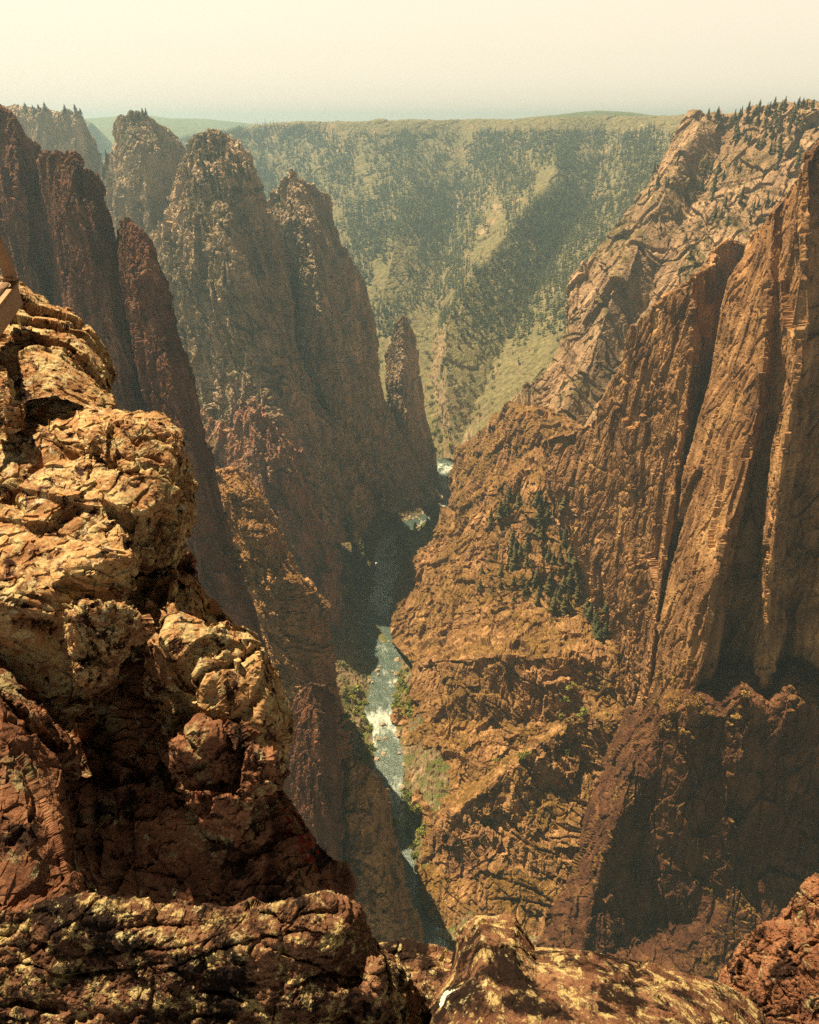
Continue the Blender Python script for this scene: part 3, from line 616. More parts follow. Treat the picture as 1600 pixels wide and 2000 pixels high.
tag(link('canyon_floor', newmesh('canyon_floor', np.array([[-3000, -300, -575], [3000, -300, -575], [3000, 3600, -575], [-3000, 3600, -575.]]), np.array([[0, 1, 2, 3]]), M['talus'])), 'flat rubble underlying the river gorge', 'ground', kind='structure')

bar = [(724, 1203), (733, 1218), (745, 1232), (757, 1246), (755, 1262), (744, 1254), (733, 1238), (722, 1220)]
bp_ = np.array([atz(x, y, ZR) for x, y in bar]); bc = bp_.mean(0); V_ = [bc+[0, 0, 1.0]]; nb_ = len(bar)
for r_ in (.45, .8, 1.08):
    for p_ in bp_: V_.append(bc+(p_-bc)*r_+np.array([0, 0, {.45: .9, .8: .45, 1.08: -.6}[r_]]))
Q = [(0, 1+j, 1+(j+1) % nb_, 1+(j+1) % nb_) for j in range(nb_)]
me = bpy.data.meshes.new('gravel_bar'); me.from_pydata([tuple(v) for v in V_], [], [(0, 1+j, 1+(j+1) % nb_) for j in range(nb_)]+[(1+k_*nb_+j, 1+(k_+1)*nb_+j, 1+(k_+1)*nb_+(j+1) % nb_, 1+k_*nb_+(j+1) % nb_) for k_ in range(2) for j in range(nb_)])
me.materials.append(M['talus']); tag(link('gravel_bar', me), 'pale gravel bar lying in the teal pool', 'gravel bar', kind='structure')

# ------------------------------------------------------------------ foreground rocks
FG = dict(res=1.5, k=1.4)
def B_(name, label, ribs, mat, L=.5, amp=.6, seed=50, e=(1, .2, 0), k=1.6, sk=None, res=1.5, sm=2, cat='boulder', fine=1.2, kind='thing', soft=0.):
    o = patch(name, ribs, M[mat], L=L, amp=amp, e=e, k=k, seed=seed, skirts=sk, res=res, sm=sm, fine=fine, soft=soft, nsk=80, fa=.85)
    return tag(o, label, cat, kind=kind)
B_('boulder', 'pale streaked boulder under the railing post', [
 [(-50, 560, 9.3), (-50, 600, 9.0), (-50, 640, 8.4), (-50, 720, 8.2)], [(0, 562, 9.8), (15, 590, 9.2), (5, 640, 8.6), (0, 720, 8.3)],
 [(45, 563, 10.2), (38, 590, 9.4), (40, 635, 8.6), (40, 740, 8.3)], [(72, 582, 10.2), (68, 605, 9.6), (70, 642, 8.5), (75, 750, 8.3)],
 [(100, 606, 10), (105, 622, 9.5), (112, 648, 8.6), (115, 760, 8.3)], [(132, 624, 9.9), (142, 642, 9.2), (150, 665, 8.5), (155, 780, 8.2)],
 [(165, 650, 9.7), (176, 672, 9.1), (185, 700, 8.5), (190, 800, 8.2)], [(196, 690, 9.6), (206, 710, 9.1), (212, 735, 8.7), (213, 810, 8.4)],
 [(214, 722, 9.8), (220, 745, 9.4), (222, 772, 9.2), (222, 830, 9)]], 'bould', L=1.2, amp=.3, seed=51, e=(.75, .15, -.45), k=3.0, sk=dict(t=(-.3, .8, -.25), r=(-.4, .9, -.3)))
B_('boulder', 'flat boulder with a deep red lichen patch, below the streaked boulder', [
 [(-60, 677, 8.6), (-60, 705, 7.7), (-60, 800, 7.3)], [(0, 677, 8.6), (5, 700, 7.8), (12, 800, 7.3)], [(40, 678, 8.5), (38, 700, 7.8), (40, 800, 7.3)],
 [(72, 681, 8.4), (72, 700, 7.8), (75, 790, 7.4)], [(110, 695, 8.3), (110, 714, 7.8), (108, 785, 7.4)], [(150, 730, 8.2), (150, 746, 7.8), (148, 800, 7.4)],
 [(180, 762, 8.1), (180, 774, 7.8), (178, 810, 7.5)], [(206, 790, 8.0), (208, 800, 7.8), (208, 820, 7.6)]], 'bould', L=.8, seed=52, amp=.28, e=(.75, .15, -.45), k=3.0, sk=dict(t=(-.2, .5, -.2), r=(-.2, .6, -.3)))
B_('boulder', 'small rounded boulder at the frame edge on top of the big slab', [
 [(-60, 695, 7.3), (-60, 760, 6.7), (-60, 860, 6.5)], [(0, 706, 7.3), (0, 760, 6.8), (2, 848, 6.6)], [(15, 714, 7.25), (22, 770, 6.75), (22, 845, 6.6)],
 [(30, 750, 7.2), (36, 790, 6.9), (34, 840, 6.7)], [(42, 790, 7.2), (47, 812, 7.0), (38, 838, 6.8)]], 'bould', L=.5, amp=.35, seed=53, sk=dict(t=(-.1, .4, -.1), r=(-.2, .4, -.2)))
B_('boulder', 'largest sunlit slab with yellow lichen on its sloping top', [
 [(-60, 830, 7.3), (-60, 1000, 5.95), (-60, 1175, 5.0), (-60, 1330, 4.95), (-60, 1460, 4.9)],
 [(0, 836, 7.2), (0, 1000, 5.95), (0, 1172, 5.0), (0, 1300, 4.95), (10, 1460, 4.9)],
 [(55, 792, 7.5), (50, 950, 6.25), (50, 1050, 5.55), (60, 1152, 5.08), (60, 1260, 5.0), (70, 1460, 4.9)],
 [(110, 768, 7.7), (110, 850, 6.9), (110, 1000, 5.85), (115, 1125, 5.15), (130, 1240, 5.05), (150, 1430, 5.0)],
 [(170, 763, 7.8), (160, 850, 6.95), (170, 980, 6.0), (185, 1100, 5.3), (195, 1200, 5.2), (195, 1400, 5.15)],
 [(215, 796, 7.7), (225, 830, 7.2), (225, 950, 6.2), (235, 1020, 5.8), (250, 1084, 5.45), (255, 1150, 5.45), (245, 1380, 5.3)],
 [(260, 800, 7.6), (262, 850, 7.0), (255, 950, 6.2), (258, 1020, 5.9), (260, 1078, 5.6), (265, 1140, 5.6), (262, 1350, 5.4)],
 [(302, 808, 7.5), (300, 850, 7.0), (292, 940, 6.35), (282, 1000, 6.0), (270, 1070, 5.7), (272, 1140, 5.7), (280, 1300, 5.5)],
 [(347, 850, 7.3), (338, 890, 6.9), (332, 945, 6.5), (322, 1000, 6.2), (295, 1060, 6.0), (285, 1130, 5.9), (290, 1250, 5.7)],
 [(363, 902, 7.2), (362, 950, 6.9), (350, 990, 6.7), (325, 1040, 6.5), (300, 1100, 6.3), (300, 1180, 6.1)],
 [(376, 945, 7.4), (373, 985, 7.2), (360, 1012, 7.1), (340, 1052, 7.0), (315, 1110, 6.8), (312, 1160, 6.6)]],
 'bould', L=1.6, amp=.27, seed=54, e=(.75, .15, -.45), k=3.0, sk=dict(t=(-.3, .9, -.5), r=(-.3, .9, -.5)))
tag(lump('boulder', [(150, 838), (190, 823), (255, 818), (310, 828), (345, 858), (360, 895), (352, 925), (320, 940), (288, 952), (240, 935), (195, 900), (158, 868)], 6.85, .45, M['bould'], L=.7, amp=.35, seed=55, tilt=.5), 'rounded knob crusted with grey lichen at the end of the slab', 'boulder')
tag(lump('boulder', [(371, 985), (345, 1002), (302, 1018), (285, 1060), (268, 1110), (276, 1142), (302, 1122), (345, 1056), (364, 1015)], 6.3, .3, M['bould'], L=.5, amp=.45, p=9., seed=56, tilt=.4, squash=.35), 'square-edged block wedged below the slab end', 'boulder')
tag(lump('boulder', [(128, 1190), (190, 1180), (286, 1190), (288, 1240), (255, 1262), (222, 1290), (205, 1322), (160, 1338), (135, 1280)], 4.95, .22, M['bould'], L=.5, amp=.5, p=9., seed=57, tilt=.1, squash=.35), 'hanging block with orange lichen under the slab front', 'boulder')
B_('boulder', 'ridge of lit ledges descending beside the dark cliff', [
 [(270, 1130, 5.9), (262, 1200, 5.6), (262, 1290, 5.5), (270, 1420, 5.3)],
 [(296, 1122, 5.9), (285, 1180, 5.5), (288, 1260, 5.25), (300, 1400, 5.1)], [(340, 1100, 6.0), (332, 1170, 5.5), (340, 1250, 5.1), (372, 1310, 4.95), (370, 1440, 4.9)],
 [(386, 1115, 6.0), (390, 1180, 5.6), (400, 1250, 5.2), (402, 1320, 4.9), (402, 1440, 4.8)], [(430, 1165, 6.0), (440, 1220, 5.6), (442, 1290, 5.2), (450, 1390, 4.8), (455, 1480, 4.75)],
 [(470, 1225, 6.0), (480, 1270, 5.5), (485, 1330, 5.1), (490, 1450, 4.75), (500, 1540, 4.7)], [(500, 1275, 6.0), (510, 1330, 5.5), (520, 1400, 5.1), (525, 1450, 4.9), (522, 1560, 4.8)],
 [(516, 1340, 6.0), (538, 1390, 5.6), (547, 1432, 5.4), (542, 1500, 5.2), (532, 1580, 5.1)]], 'bould', L=1.3, amp=.32, seed=58, e=(.6, .3, -.6), k=3.0, sk=dict(t=(-.2, .8, -.4), r=(-.3, .9, -.6)))
B_('boulder', 'shadowed mottled rock face above the nearest rock', [
 [(60, 1320, 5.6), (70, 1450, 5.3), (90, 1600, 5.0), (150, 1800, 4.6)],
 [(130, 1320, 5.4), (140, 1450, 5.1), (150, 1600, 4.7), (205, 1800, 4.2)], [(200, 1320, 5.4), (220, 1450, 5.0), (240, 1600, 4.6), (280, 1810, 4.1)],
 [(300, 1310, 5.4), (320, 1450, 5.0), (340, 1600, 4.5), (380, 1820, 4.0)], [(385, 1390, 5.3), (420, 1500, 5.0), (450, 1620, 4.5), (480, 1820, 3.9)],
 [(480, 1490, 5.2), (530, 1560, 5.0), (550, 1650, 4.6), (570, 1820, 4.0)], [(542, 1500, 5.3), (592, 1585, 5.1), (632, 1670, 4.8), (655, 1750, 4.5), (668, 1820, 4.3)]],
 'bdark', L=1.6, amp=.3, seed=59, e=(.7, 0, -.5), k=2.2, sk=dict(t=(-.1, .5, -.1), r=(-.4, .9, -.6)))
tag(lump('boulder', [(316, 1455), (340, 1432), (395, 1402), (440, 1412), (482, 1452), (530, 1520), (534, 1560), (505, 1602), (455, 1622), (418, 1632), (398, 1598), (372, 1550), (330, 1512)], 4.55, .4, M['bdark'], L=.8, amp=.4, p=5., seed=60, tilt=.3, squash=.45), 'bulging overhung boulder set in the shadowed face', 'boulder')
B_('boulder', 'tilted slab with a lit upper edge left of the shadowed face', [
 [(-50, 1255, 4.9), (-50, 1340, 4.55), (-50, 1400, 4.5)], [(0, 1292, 4.85), (0, 1345, 4.5), (8, 1400, 4.55)], [(42, 1330, 4.8), (38, 1378, 4.4), (45, 1430, 4.45)],
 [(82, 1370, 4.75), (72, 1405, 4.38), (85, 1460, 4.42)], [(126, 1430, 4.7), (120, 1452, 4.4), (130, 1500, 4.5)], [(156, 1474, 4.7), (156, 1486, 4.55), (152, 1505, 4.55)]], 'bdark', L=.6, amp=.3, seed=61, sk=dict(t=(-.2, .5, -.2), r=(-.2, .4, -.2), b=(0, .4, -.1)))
B_('boulder', 'broad purple-brown boulder along the lower left frame edge', [
 [(-70, 1345, 4.4), (-70, 1600, 3.5), (-70, 1860, 3.0)], [(0, 1358, 4.3), (8, 1450, 3.95), (0, 1600, 3.45), (0, 1860, 2.9)], [(60, 1430, 4.2), (55, 1530, 3.75), (60, 1650, 3.35), (60, 1860, 2.9)],
 [(113, 1480, 4.2), (112, 1560, 3.85), (120, 1680, 3.4), (130, 1860, 2.9)], [(126, 1535, 4.25), (146, 1610, 3.95), (170, 1700, 3.6), (202, 1780, 3.35), (215, 1860, 3.2)]], 'bdark', L=1.0, amp=.22, soft=.3, seed=62, res=1.2, sk=dict(t=(-.2, .5, -.2), r=(-.3, .7, -.4)))
B_('boulder', 'nearest rough dark rock spanning the bottom left of the view', [
 [(-80, 1790, 1.42), (-80, 1840, 1.36), (-80, 1990, 1.24), (-80, 2150, 1.12)], [(0, 1782, 1.42), (0, 1840, 1.36), (0, 1990, 1.24), (0, 2150, 1.12)], [(100, 1772, 1.42), (100, 1830, 1.36), (100, 1990, 1.24), (100, 2150, 1.12)], [(200, 1762, 1.42), (200, 1820, 1.36), (200, 1990, 1.24), (200, 2150, 1.12)],
 [(300, 1782, 1.42), (300, 1840, 1.35), (300, 1990, 1.24), (300, 2150, 1.12)], [(380, 1792, 1.42), (380, 1850, 1.35), (380, 1990, 1.24), (380, 2150, 1.12)], [(480, 1782, 1.42), (480, 1840, 1.35), (480, 1990, 1.24), (480, 2150, 1.12)], [(560, 1772, 1.42), (560, 1830, 1.35), (560, 1990, 1.24), (560, 2150, 1.12)],
 [(640, 1765, 1.44), (640, 1830, 1.36), (640, 1990, 1.24), (640, 2150, 1.12)], [(690, 1784, 1.46), (690, 1850, 1.36), (690, 1990, 1.24), (690, 2150, 1.12)], [(742, 1840, 1.48), (735, 1900, 1.30), (730, 2150, 1.14)],
 [(792, 1900, 1.5), (785, 1950, 1.36), (770, 2150, 1.18)], [(822, 1950, 1.52), (826, 2000, 1.45), (830, 2130, 1.25)]], 'bfine', L=.2, amp=.55, soft=.8, seed=63, k=1.2, sk=dict(t=(0, .35, -.25), r=(-.1, .3, -.3)), res=1.4)
B_('boulder', 'flat brown rock low between the two nearest rocks', [
 [(740, 1850, 2.3), (740, 1950, 2.1), (740, 2100, 1.9)], [(768, 1850, 2.3), (765, 1950, 2.1), (765, 2100, 1.9)], [(830, 1853, 2.3), (830, 1950, 2.05), (830, 2100, 1.9)], [(890, 1872, 2.3), (885, 1960, 2.0), (885, 2100, 1.85)], [(940, 1880, 2.3), (940, 2100, 1.85)]],
 'bfine', L=.3, amp=.3, soft=.5, seed=64, k=1.2, sk=dict(t=(0, .4, -.4)))
B_('boulder', 'long yellow-lichened rock with a raised knob and a white fleck', [
 [(828, 2010, 1.5), (826, 2130, 1.25)], [(852, 1945, 1.62), (848, 2010, 1.4), (846, 2130, 1.15)], [(888, 1885, 1.75), (888, 1950, 1.45), (888, 2130, 1.1)], [(902, 1822, 1.85), (904, 1885, 1.65), (915, 1960, 1.4), (920, 2130, 1.1)],
 [(942, 1793, 1.88), (945, 1850, 1.64), (955, 1930, 1.45), (960, 2130, 1.1)], [(1000, 1796, 1.88), (1000, 1850, 1.66), (1005, 1930, 1.48), (1010, 2130, 1.1)], [(1040, 1856, 1.85), (1045, 1890, 1.66), (1050, 1950, 1.45), (1060, 2130, 1.1)],
 [(1120, 1858, 1.82), (1120, 1920, 1.55), (1120, 2130, 1.1)], [(1220, 1876, 1.82), (1220, 1935, 1.55), (1220, 2130, 1.1)], [(1320, 1902, 1.82), (1320, 1955, 1.55), (1320, 2130, 1.1)], [(1422, 1930, 1.82), (1415, 1980, 1.58), (1410, 2130, 1.15)],
 [(1480, 1960, 1.82), (1478, 2010, 1.62), (1475, 2130, 1.25)], [(1512, 2005, 1.82), (1520, 2050, 1.7), (1530, 2130, 1.5)]], 'bfine', L=.3, amp=.22, soft=.6, seed=65, k=1.8, sk=dict(t=(0, .45, -.35), l=(.1, .4, -.3), r=(0, .3, -.3)), res=1.4)
B_('boulder', 'dark crumbly outcrop in the bottom right corner', [
 [(1412, 1925, 7.2), (1418, 1980, 6.8), (1430, 2130, 6)], [(1445, 1868, 7.4), (1470, 1950, 6.7), (1480, 2130, 5.8)], [(1502, 1812, 7.4), (1520, 1900, 6.7), (1540, 2130, 5.7)], [(1545, 1780, 7.4), (1565, 1900, 6.6), (1580, 2130, 5.6)],
 [(1600, 1722, 7.4), (1610, 1850, 6.5), (1620, 2130, 5.5)], [(1720, 1660, 7.4), (1720, 1850, 6.5), (1720, 2130, 5.4)]], 'bdark', L=.7, amp=.5, soft=.3, e=(0, 0, 1), seed=66, k=1.2, sk=dict(t=(0, .8, -.3), l=(.2, .8, -.3)))
def flat(name, col, var=.6, sc_=60):
    m, t, b = mnodes(name); co = t.nodes.new('ShaderNodeTexCoord').outputs['Object']
    n = tex(t, 'noise', sc_, co, 6, .7); t.links.new(ramp(t, n.outputs[0], [(.35, tuple(c*var for c in col)), (.62, col)]), b.inputs['Base Color']); b.inputs['Roughness'].default_value = .95
    return m
M['lred'] = flat('red_lichen', (.20, .022, .012), .3); M['lorange'] = flat('orange_lichen', (.75, .30, .03), .5); M['lwhite'] = flat('white_dropping', (.62, .60, .52), .6); M['lgrey'] = flat('pale_lichen', (.62, .56, .40), .45)
def crust(name, key, polys, mat, thr=.1, sc_=9, off=.002, label=None):
    """a thin crust growing on a boulder: the rock's own faces inside the outline, lifted a couple of millimetres"""
    o = [ob for ob in bpy.data.objects if ob.type == 'MESH' and ob.get('label', '').startswith(key)][0]
    i = [k_ for k_, nme in IDS.items() if nme == o.name][0]; x, y, f, P, N = BUF[i]
    sel = np.zeros(len(x), bool)
    for poly in polys:
        xs = [p[0] for p in poly]; ys = [p[1] for p in poly]
        c = np.nonzero((x > min(xs)) & (x < max(xs)) & (y > min(ys)) & (y < max(ys)))[0]
        px, py, r = x[c].astype(float), y[c].astype(float), np.zeros(len(c), bool)
        for q in range(len(poly)):
            (x0, y0), (x1, y1) = poly[q], poly[(q+1) % len(poly)]
            r ^= ((y0 > py) != (y1 > py)) & (px < (x1-x0)*(py-y0)/((y1-y0) or 1e-9)+x0)
        sel[c[r]] = True
    c = np.nonzero(sel)[0]
    if not len(c): return
    keep = fbm(P[c].astype(float)*sc_, 400, 4) > thr; sel[c[~keep]] = False
    nq = len(o.data.polygons); L_ = np.empty(nq*4, np.int32); o.data.loops.foreach_get('vertex_index', L_); Fq = L_.reshape(-1, 4); Fq = Fq[sel[Fq].all(1)]
    if not len(Fq): return
    u, inv = np.unique(Fq, return_inverse=True); V2 = P[u]+N[u]*off
    return link(name, newmesh(name, V2, inv.reshape(-1, 4), M[mat]), o)
crust('red_lichen', 'flat boulder with', [[(32, 700), (70, 697), (95, 715), (100, 745), (70, 760), (35, 735)]], 'lred', .08, 16)
crust('red_lichen', 'shadowed mottled', [[(540, 1560), (580, 1590), (640, 1690), (645, 1750), (600, 1690), (550, 1620)]], 'lred', .06, 15)
crust('white_dropping', 'long yellow-lichened', [[(862, 1948), (870, 1936), (888, 1931), (898, 1932), (886, 1938), (873, 1946), (868, 1962), (862, 1970), (858, 1962)]], 'lwhite', -.9, 20)
# solid rim rock behind and beneath the boulders
tag(patch('rim_rock', [
 [(-200, 640, 12), (-200, 900, 9.5), (-200, 1300, 7.0), (-200, 1700, 5.2), (-200, 2300, 3.6)], [(60, 640, 11.5), (60, 900, 9.2), (60, 1300, 6.8), (60, 1700, 5.1), (60, 2300, 3.5)],
 [(170, 720, 10.8), (190, 900, 9.2), (200, 1300, 6.8), (200, 1700, 5.1), (200, 2300, 3.5)], [(200, 800, 10.2), (290, 950, 8.8), (330, 1200, 7.0), (400, 1560, 5.6), (420, 2300, 3.6)],
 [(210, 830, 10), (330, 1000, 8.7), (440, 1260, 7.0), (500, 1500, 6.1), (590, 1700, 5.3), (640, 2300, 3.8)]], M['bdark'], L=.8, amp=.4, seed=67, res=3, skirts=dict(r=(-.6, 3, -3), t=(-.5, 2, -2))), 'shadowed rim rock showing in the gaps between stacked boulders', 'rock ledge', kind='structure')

# ------------------------------------------------------------------ visible-surface picker
PXN, PYN = 800, 1000
ax = np.concatenate([b_[0] for b_ in BUF]); ay = np.concatenate([b_[1] for b_ in BUF]); af = np.concatenate([b_[2] for b_ in BUF])
AP = np.concatenate([b_[3] for b_ in BUF]); AN = np.concatenate([b_[4] for b_ in BUF]); AI = np.concatenate([np.full(len(b_[0]), i, np.int16) for i, b_ in enumerate(BUF)])
ok = (ax > 0) & (ax < 1600) & (ay > 0) & (ay < 2000) & (af > .1)
key = (ay[ok]/2).astype(np.int64)*PXN+(ax[ok]/2).astype(np.int64)
order = np.lexsort((af[ok], key)); ks = key[order]; first = np.r_[True, ks[1:] != ks[:-1]]
VIS = np.nonzero(ok)[0][order[first]]; VK = ks[first]
# drop leaks: a sample much deeper than its neighbourhood minimum
dep = np.full(PXN*PYN, np.inf); dep[VK] = af[VIS]; D2 = dep.reshape(PYN, PXN); mn = D2.copy()
for dy in (-2, -1, 0, 1, 2):
    for dx in (-2, -1, 0, 1, 2): mn = np.minimum(mn, np.roll(np.roll(D2, dy, 0), dx, 1))
keep = af[VIS] < mn.ravel()[VK]*1.05; VIS = VIS[keep]
vx, vy, vf = ax[VIS], ay[VIS], af[VIS]
def inpoly(x, y, poly):
    r = np.zeros(len(x), bool); n = len(poly)
    for i in range(n):
        x0, y0 = poly[i]; x1, y1 = poly[(i+1) % n]
        c = ((y0 > y) != (y1 > y)) & (x < (x1-x0)*(y-y0)/((y1-y0) or 1e-9)+x0); r ^= c
    return r
rng = np.random.RandomState(7)
def pick(poly, n, fmin=0, fmax=1e9, nz=-9, mind=0, weight=None):
    m_ = inpoly(vx, vy, poly) & (vf > fmin) & (vf < fmax) & (AN[VIS][:, 2] > nz)
    c = np.nonzero(m_)[0]; rng.shuffle(c); out = []
    if mind == 0: return [AP[VIS[i]] for i in c[:n]]
    for i in c:
        if all((vx[i]-vx[j])**2+(vy[i]-vy[j])**2 > mind*mind for j in out): out.append(i)
        if len(out) >= n: break
    return [AP[VIS[i]] for i in out]

# ------------------------------------------------------------------ plants
def leafmat(name, cols, S):
    m, t, b = mnodes(name); co = t.nodes.new('ShaderNodeTexCoord').outputs['Object']
    n = tex(t, 'noise', 1/S, co, 4, .7); oi = t.nodes.new('ShaderNodeObjectInfo')
    f = math_(t, 'ADD', math_(t, 'MULTIPLY', n.outputs[0], .8), math_(t, 'MULTIPLY', oi.outputs['Random'], .25))
    t.links.new(ramp(t, f, [(.3, cols[0]), (.5, cols[1]), (.7, cols[2])]), b.inputs['Base Color']); b.inputs['Roughness'].default_value = .8
    return m
M['needle'] = leafmat('conifer_needles', [(.026, .030, .011), (.05, .053, .018), (.10, .09, .03)], 1.5)
M['needle_warm'] = leafmat('dry_conifer_needles', [(.05, .04, .012), (.085, .07, .02), (.14, .11, .035)], 1.5)
M['bark'] = leafmat('bark', [(.05, .03, .018), (.09, .055, .03), (.13, .08, .05)], .5)
M['leaf_yellow'] = leafmat('yellow_green_leaves', [(.07, .09, .015), (.16, .18, .03), (.32, .30, .05)], 1.2)
M['leaf_brown'] = leafmat('rusty_shrub_leaves', [(.08, .045, .014), (.18, .10, .028), (.32, .20, .055)], 1.0)
def conifer_geo(h, r, seed, tiers=9, nb=9):
    rs = np.random.RandomState(seed); V = []; T = []
    for k_ in range(tiers):
        f = k_/(tiers-1); z0 = h*(.14+.82*f); rr = r*(1-f)**.8*(.75+.5*rs.rand())+.05*r
        for j in range(nb):
            if rs.rand() < .14: continue
            a = 2*np.pi*(j+rs.rand()*.8)/nb; L_ = rr*(.65+.6*rs.rand()); wdt = L_*.42+.08*r
            c, s = math.cos(a), math.sin(a); zz = z0+rs.uniform(-.02, .03)*h
            i = len(V); dz = -L_*.45
            V += [(0, 0, zz+h*.07), (c*L_*.6-s*wdt, s*L_*.6+c*wdt, zz+dz*.7), (c*L_, s*L_, zz+dz), (c*L_*.6+s*wdt, s*L_*.6-c*wdt, zz+dz*.7), (c*L_*.35, s*L_*.35, zz-h*.035)]
            T += [(i, i+1, i+2), (i, i+2, i+3), (i+4, i+2, i+1), (i+4, i+3, i+2)]
    i = len(V); V += [(0, 0, h), (.05*r, 0, h*.85), (-.03*r, .05*r, h*.85), (-.03*r, -.05*r, h*.85)]; T += [(i, i+1, i+2), (i, i+2, i+3), (i, i+3, i+1)]
    return np.array(V), np.array(T)
def trunk_geo(h, r, n=6):
    V = []; T = []
    for k_, f in enumerate((0, .3, .95)):
        for j in range(n): V.append((math.cos(6.283*j/n)*r*(1-.9*f), math.sin(6.283*j/n)*r*(1-.9*f), h*f-.6*(k_ == 0)))
    for k_ in range(2):
        for j in range(n):
            a, b = k_*n+j, k_*n+(j+1) % n; T += [(a, b, b+n), (a, b+n, a+n)]
    return np.array(V), np.array(T)
def bush_geo(r, h, seed, n=150):
    rs = np.random.RandomState(seed); V = []; T = []
    lob = [(rs.uniform(-.45, .45)*r, rs.uniform(-.45, .45)*r, h*rs.uniform(.3, .7), rs.uniform(.35, .6)*r) for _ in range(6)]
    for _ in range(n):
        lx, ly, lz, lr = lob[rs.randint(6)]; d = rs.normal(size=3); d /= np.linalg.norm(d); p = np.array([lx, ly, lz])+d*lr*np.array([1, 1, .8])*rs.uniform(.6, 1.05); p[2] = max(p[2], .02*h)
        a = rs.normal(size=3); a /= np.linalg.norm(a); b = np.cross(a, d); b /= np.linalg.norm(b)+1e-6; s = .17*r*rs.uniform(.6, 1.4)
        i = len(V); V += [p-a*s, p+b*s*.7, p+a*s, p-b*s*.7]; T += [(i, i+1, i+2), (i, i+2, i+3)]
    for j in range(5):
        a = 6.28*j/5; i = len(V); V += [(0, 0, -.1*h), (.05*r, .03*r, -.1*h), (math.cos(a)*.3*r, math.sin(a)*.3*r, .55*h)]; T += [(i, i+1, i+2)]
    return np.array(V), np.array(T)
def merge(a, b):
    return np.concatenate([a[0], b[0]]), np.concatenate([a[1], b[1]+len(a[0])]), np.r_[np.zeros(len(a[1]), int), np.ones(len(b[1]), int)]
TREES = {}
for mk in ('needle', 'needle_warm'):
    for v in range(4):
        g = conifer_geo(1, .20+.04*(v % 3), 100+v, 10, 9); tr = trunk_geo(.95, .018)
        V_, T_, mi = merge(g, tr)
        TREES[mk, v] = newmesh('conifer', V_, T_, [M[mk], M['bark']], False, mi)
        TREES[mk, v, 'crown'] = newmesh('crown', g[0], g[1], M[mk]); TREES[mk, v, 'trunk'] = newmesh('trunk', tr[0], tr[1], M['bark'])
BUSH = {}
M['needle_b'] = M['needle_warm']
for mk in ('leaf_yellow', 'leaf_brown', 'needle', 'needle_b'):
    for v in range(3): g = bush_geo(1, 1.1, 300+v); BUSH[mk, v] = newmesh('shrub', g[0], g[1], M[mk])
def put_tree(P, h, mk, label, group, parts=False, wide=1, cat='conifer tree'):
    v = rng.randint(4)
    o = link('pine_tree', None if parts else TREES[mk, v]); o.location = (float(P[0]), float(P[1]), float(P[2])-.03*h)
    o.rotation_euler = (rng.uniform(-.04, .04), rng.uniform(-.04, .04), rng.uniform(0, 6.28)); o.scale = (h*wide, h*wide, h)
    if parts:
        link('crown', TREES[mk, v, 'crown'], o); link('trunk', TREES[mk, v, 'trunk'], o)
    return tag(o, label, cat, group)
def put_bush(P, r, mk, label, group):
    o = link('shrub', BUSH[mk, rng.randint(3)]); o.location = (float(P[0]), float(P[1]), float(P[2])-.12*r); o.rotation_euler = (0, 0, rng.uniform(0, 6.28)); s = r*rng.uniform(.7, 1.3); o.scale = (s, s, s*rng.uniform(.75, 1.1))
    return tag(o, label, 'shrub', group)
def grow(poly, n, h0, h1, mk, label, group, mind=0, parts=False, wide=1, **kw):
    for P in pick(poly, n, mind=mind, **kw): put_tree(P, rng.uniform(h0, h1), mk if isinstance(mk, str) else mk[rng.randint(len(mk))], label, group, parts, wide)
def shrubs(poly, n, r0, r1, mk, label, group, mind=0, **kw):
    for P in pick(poly, n, mind=mind, **kw): put_bush(P, rng.uniform(r0, r1), mk if isinstance(mk, str) else mk[rng.randint(len(mk))], label, group)
W2 = ['needle', 'needle_warm']
grow([(950, 960), (990, 960), (1030, 1000), (1080, 960), (1100, 970), (1130, 1090), (1150, 1190), (1080, 1200), (1010, 1110), (950, 1050)], 54, 13, 25, ['needle_warm', 'needle_warm', 'needle'], 'dark conifer crowded in the gully under the orange cliff', 'gully conifers', mind=6, parts=True, fmin=600, wide=1.05)
grow([(920, 1110), (1000, 1110), (1060, 1160), (1060, 1190), (980, 1170), (925, 1150)], 12, 9, 15, 'needle_warm', 'smaller conifer on the open shelf left of the crowded gully', 'shelf conifers', mind=8, fmin=600, wide=1.3)
grow([(1130, 1150), (1180, 1160), (1190, 1240), (1165, 1250)], 8, 14, 22, 'needle', 'conifer trailing down the lower end of the gully', 'lower gully conifers', mind=6, parts=True, fmin=500)
grow([(668, 1040), (705, 1030), (725, 1090), (715, 1180), (680, 1190), (665, 1110)], 24, 18, 34, W2, 'tall conifer on the left bank beside the white rapids', 'left bank conifers', mind=5, parts=True)
grow([(772, 1020), (795, 1020), (795, 1075), (778, 1075)], 5, 18, 30, 'needle', 'tall conifer on the gravel point in the river', 'gravel point conifers', mind=4, parts=True)
grow([(800, 1030), (850, 1000), (850, 1030), (810, 1050)], 5, 10, 16, 'needle', 'small conifer on the right bank at the bend', 'right bank conifers', mind=5)
grow([(745, 940), (790, 950), (800, 1000), (740, 1000)], 6, 10, 18, 'needle', 'conifer at the foot of the scree under the pinnacle', 'scree foot conifers', mind=5)
grow([(375, 262), (450, 275), (490, 310), (505, 380), (470, 395), (380, 385), (355, 375)], 50, 8, 14, W2, 'conifer covering the crown of the broad grey tower', 'tower top conifers', mind=5, fmin=700, fmax=1300)
grow([(1470, 210), (1600, 205), (1600, 300), (1570, 330), (1500, 300), (1440, 280), (1420, 240)], 60, 8, 15, W2, 'conifer in the forest crowning the hazy right cliff', 'right crown conifers', mind=4, fmin=700, wide=1.3)
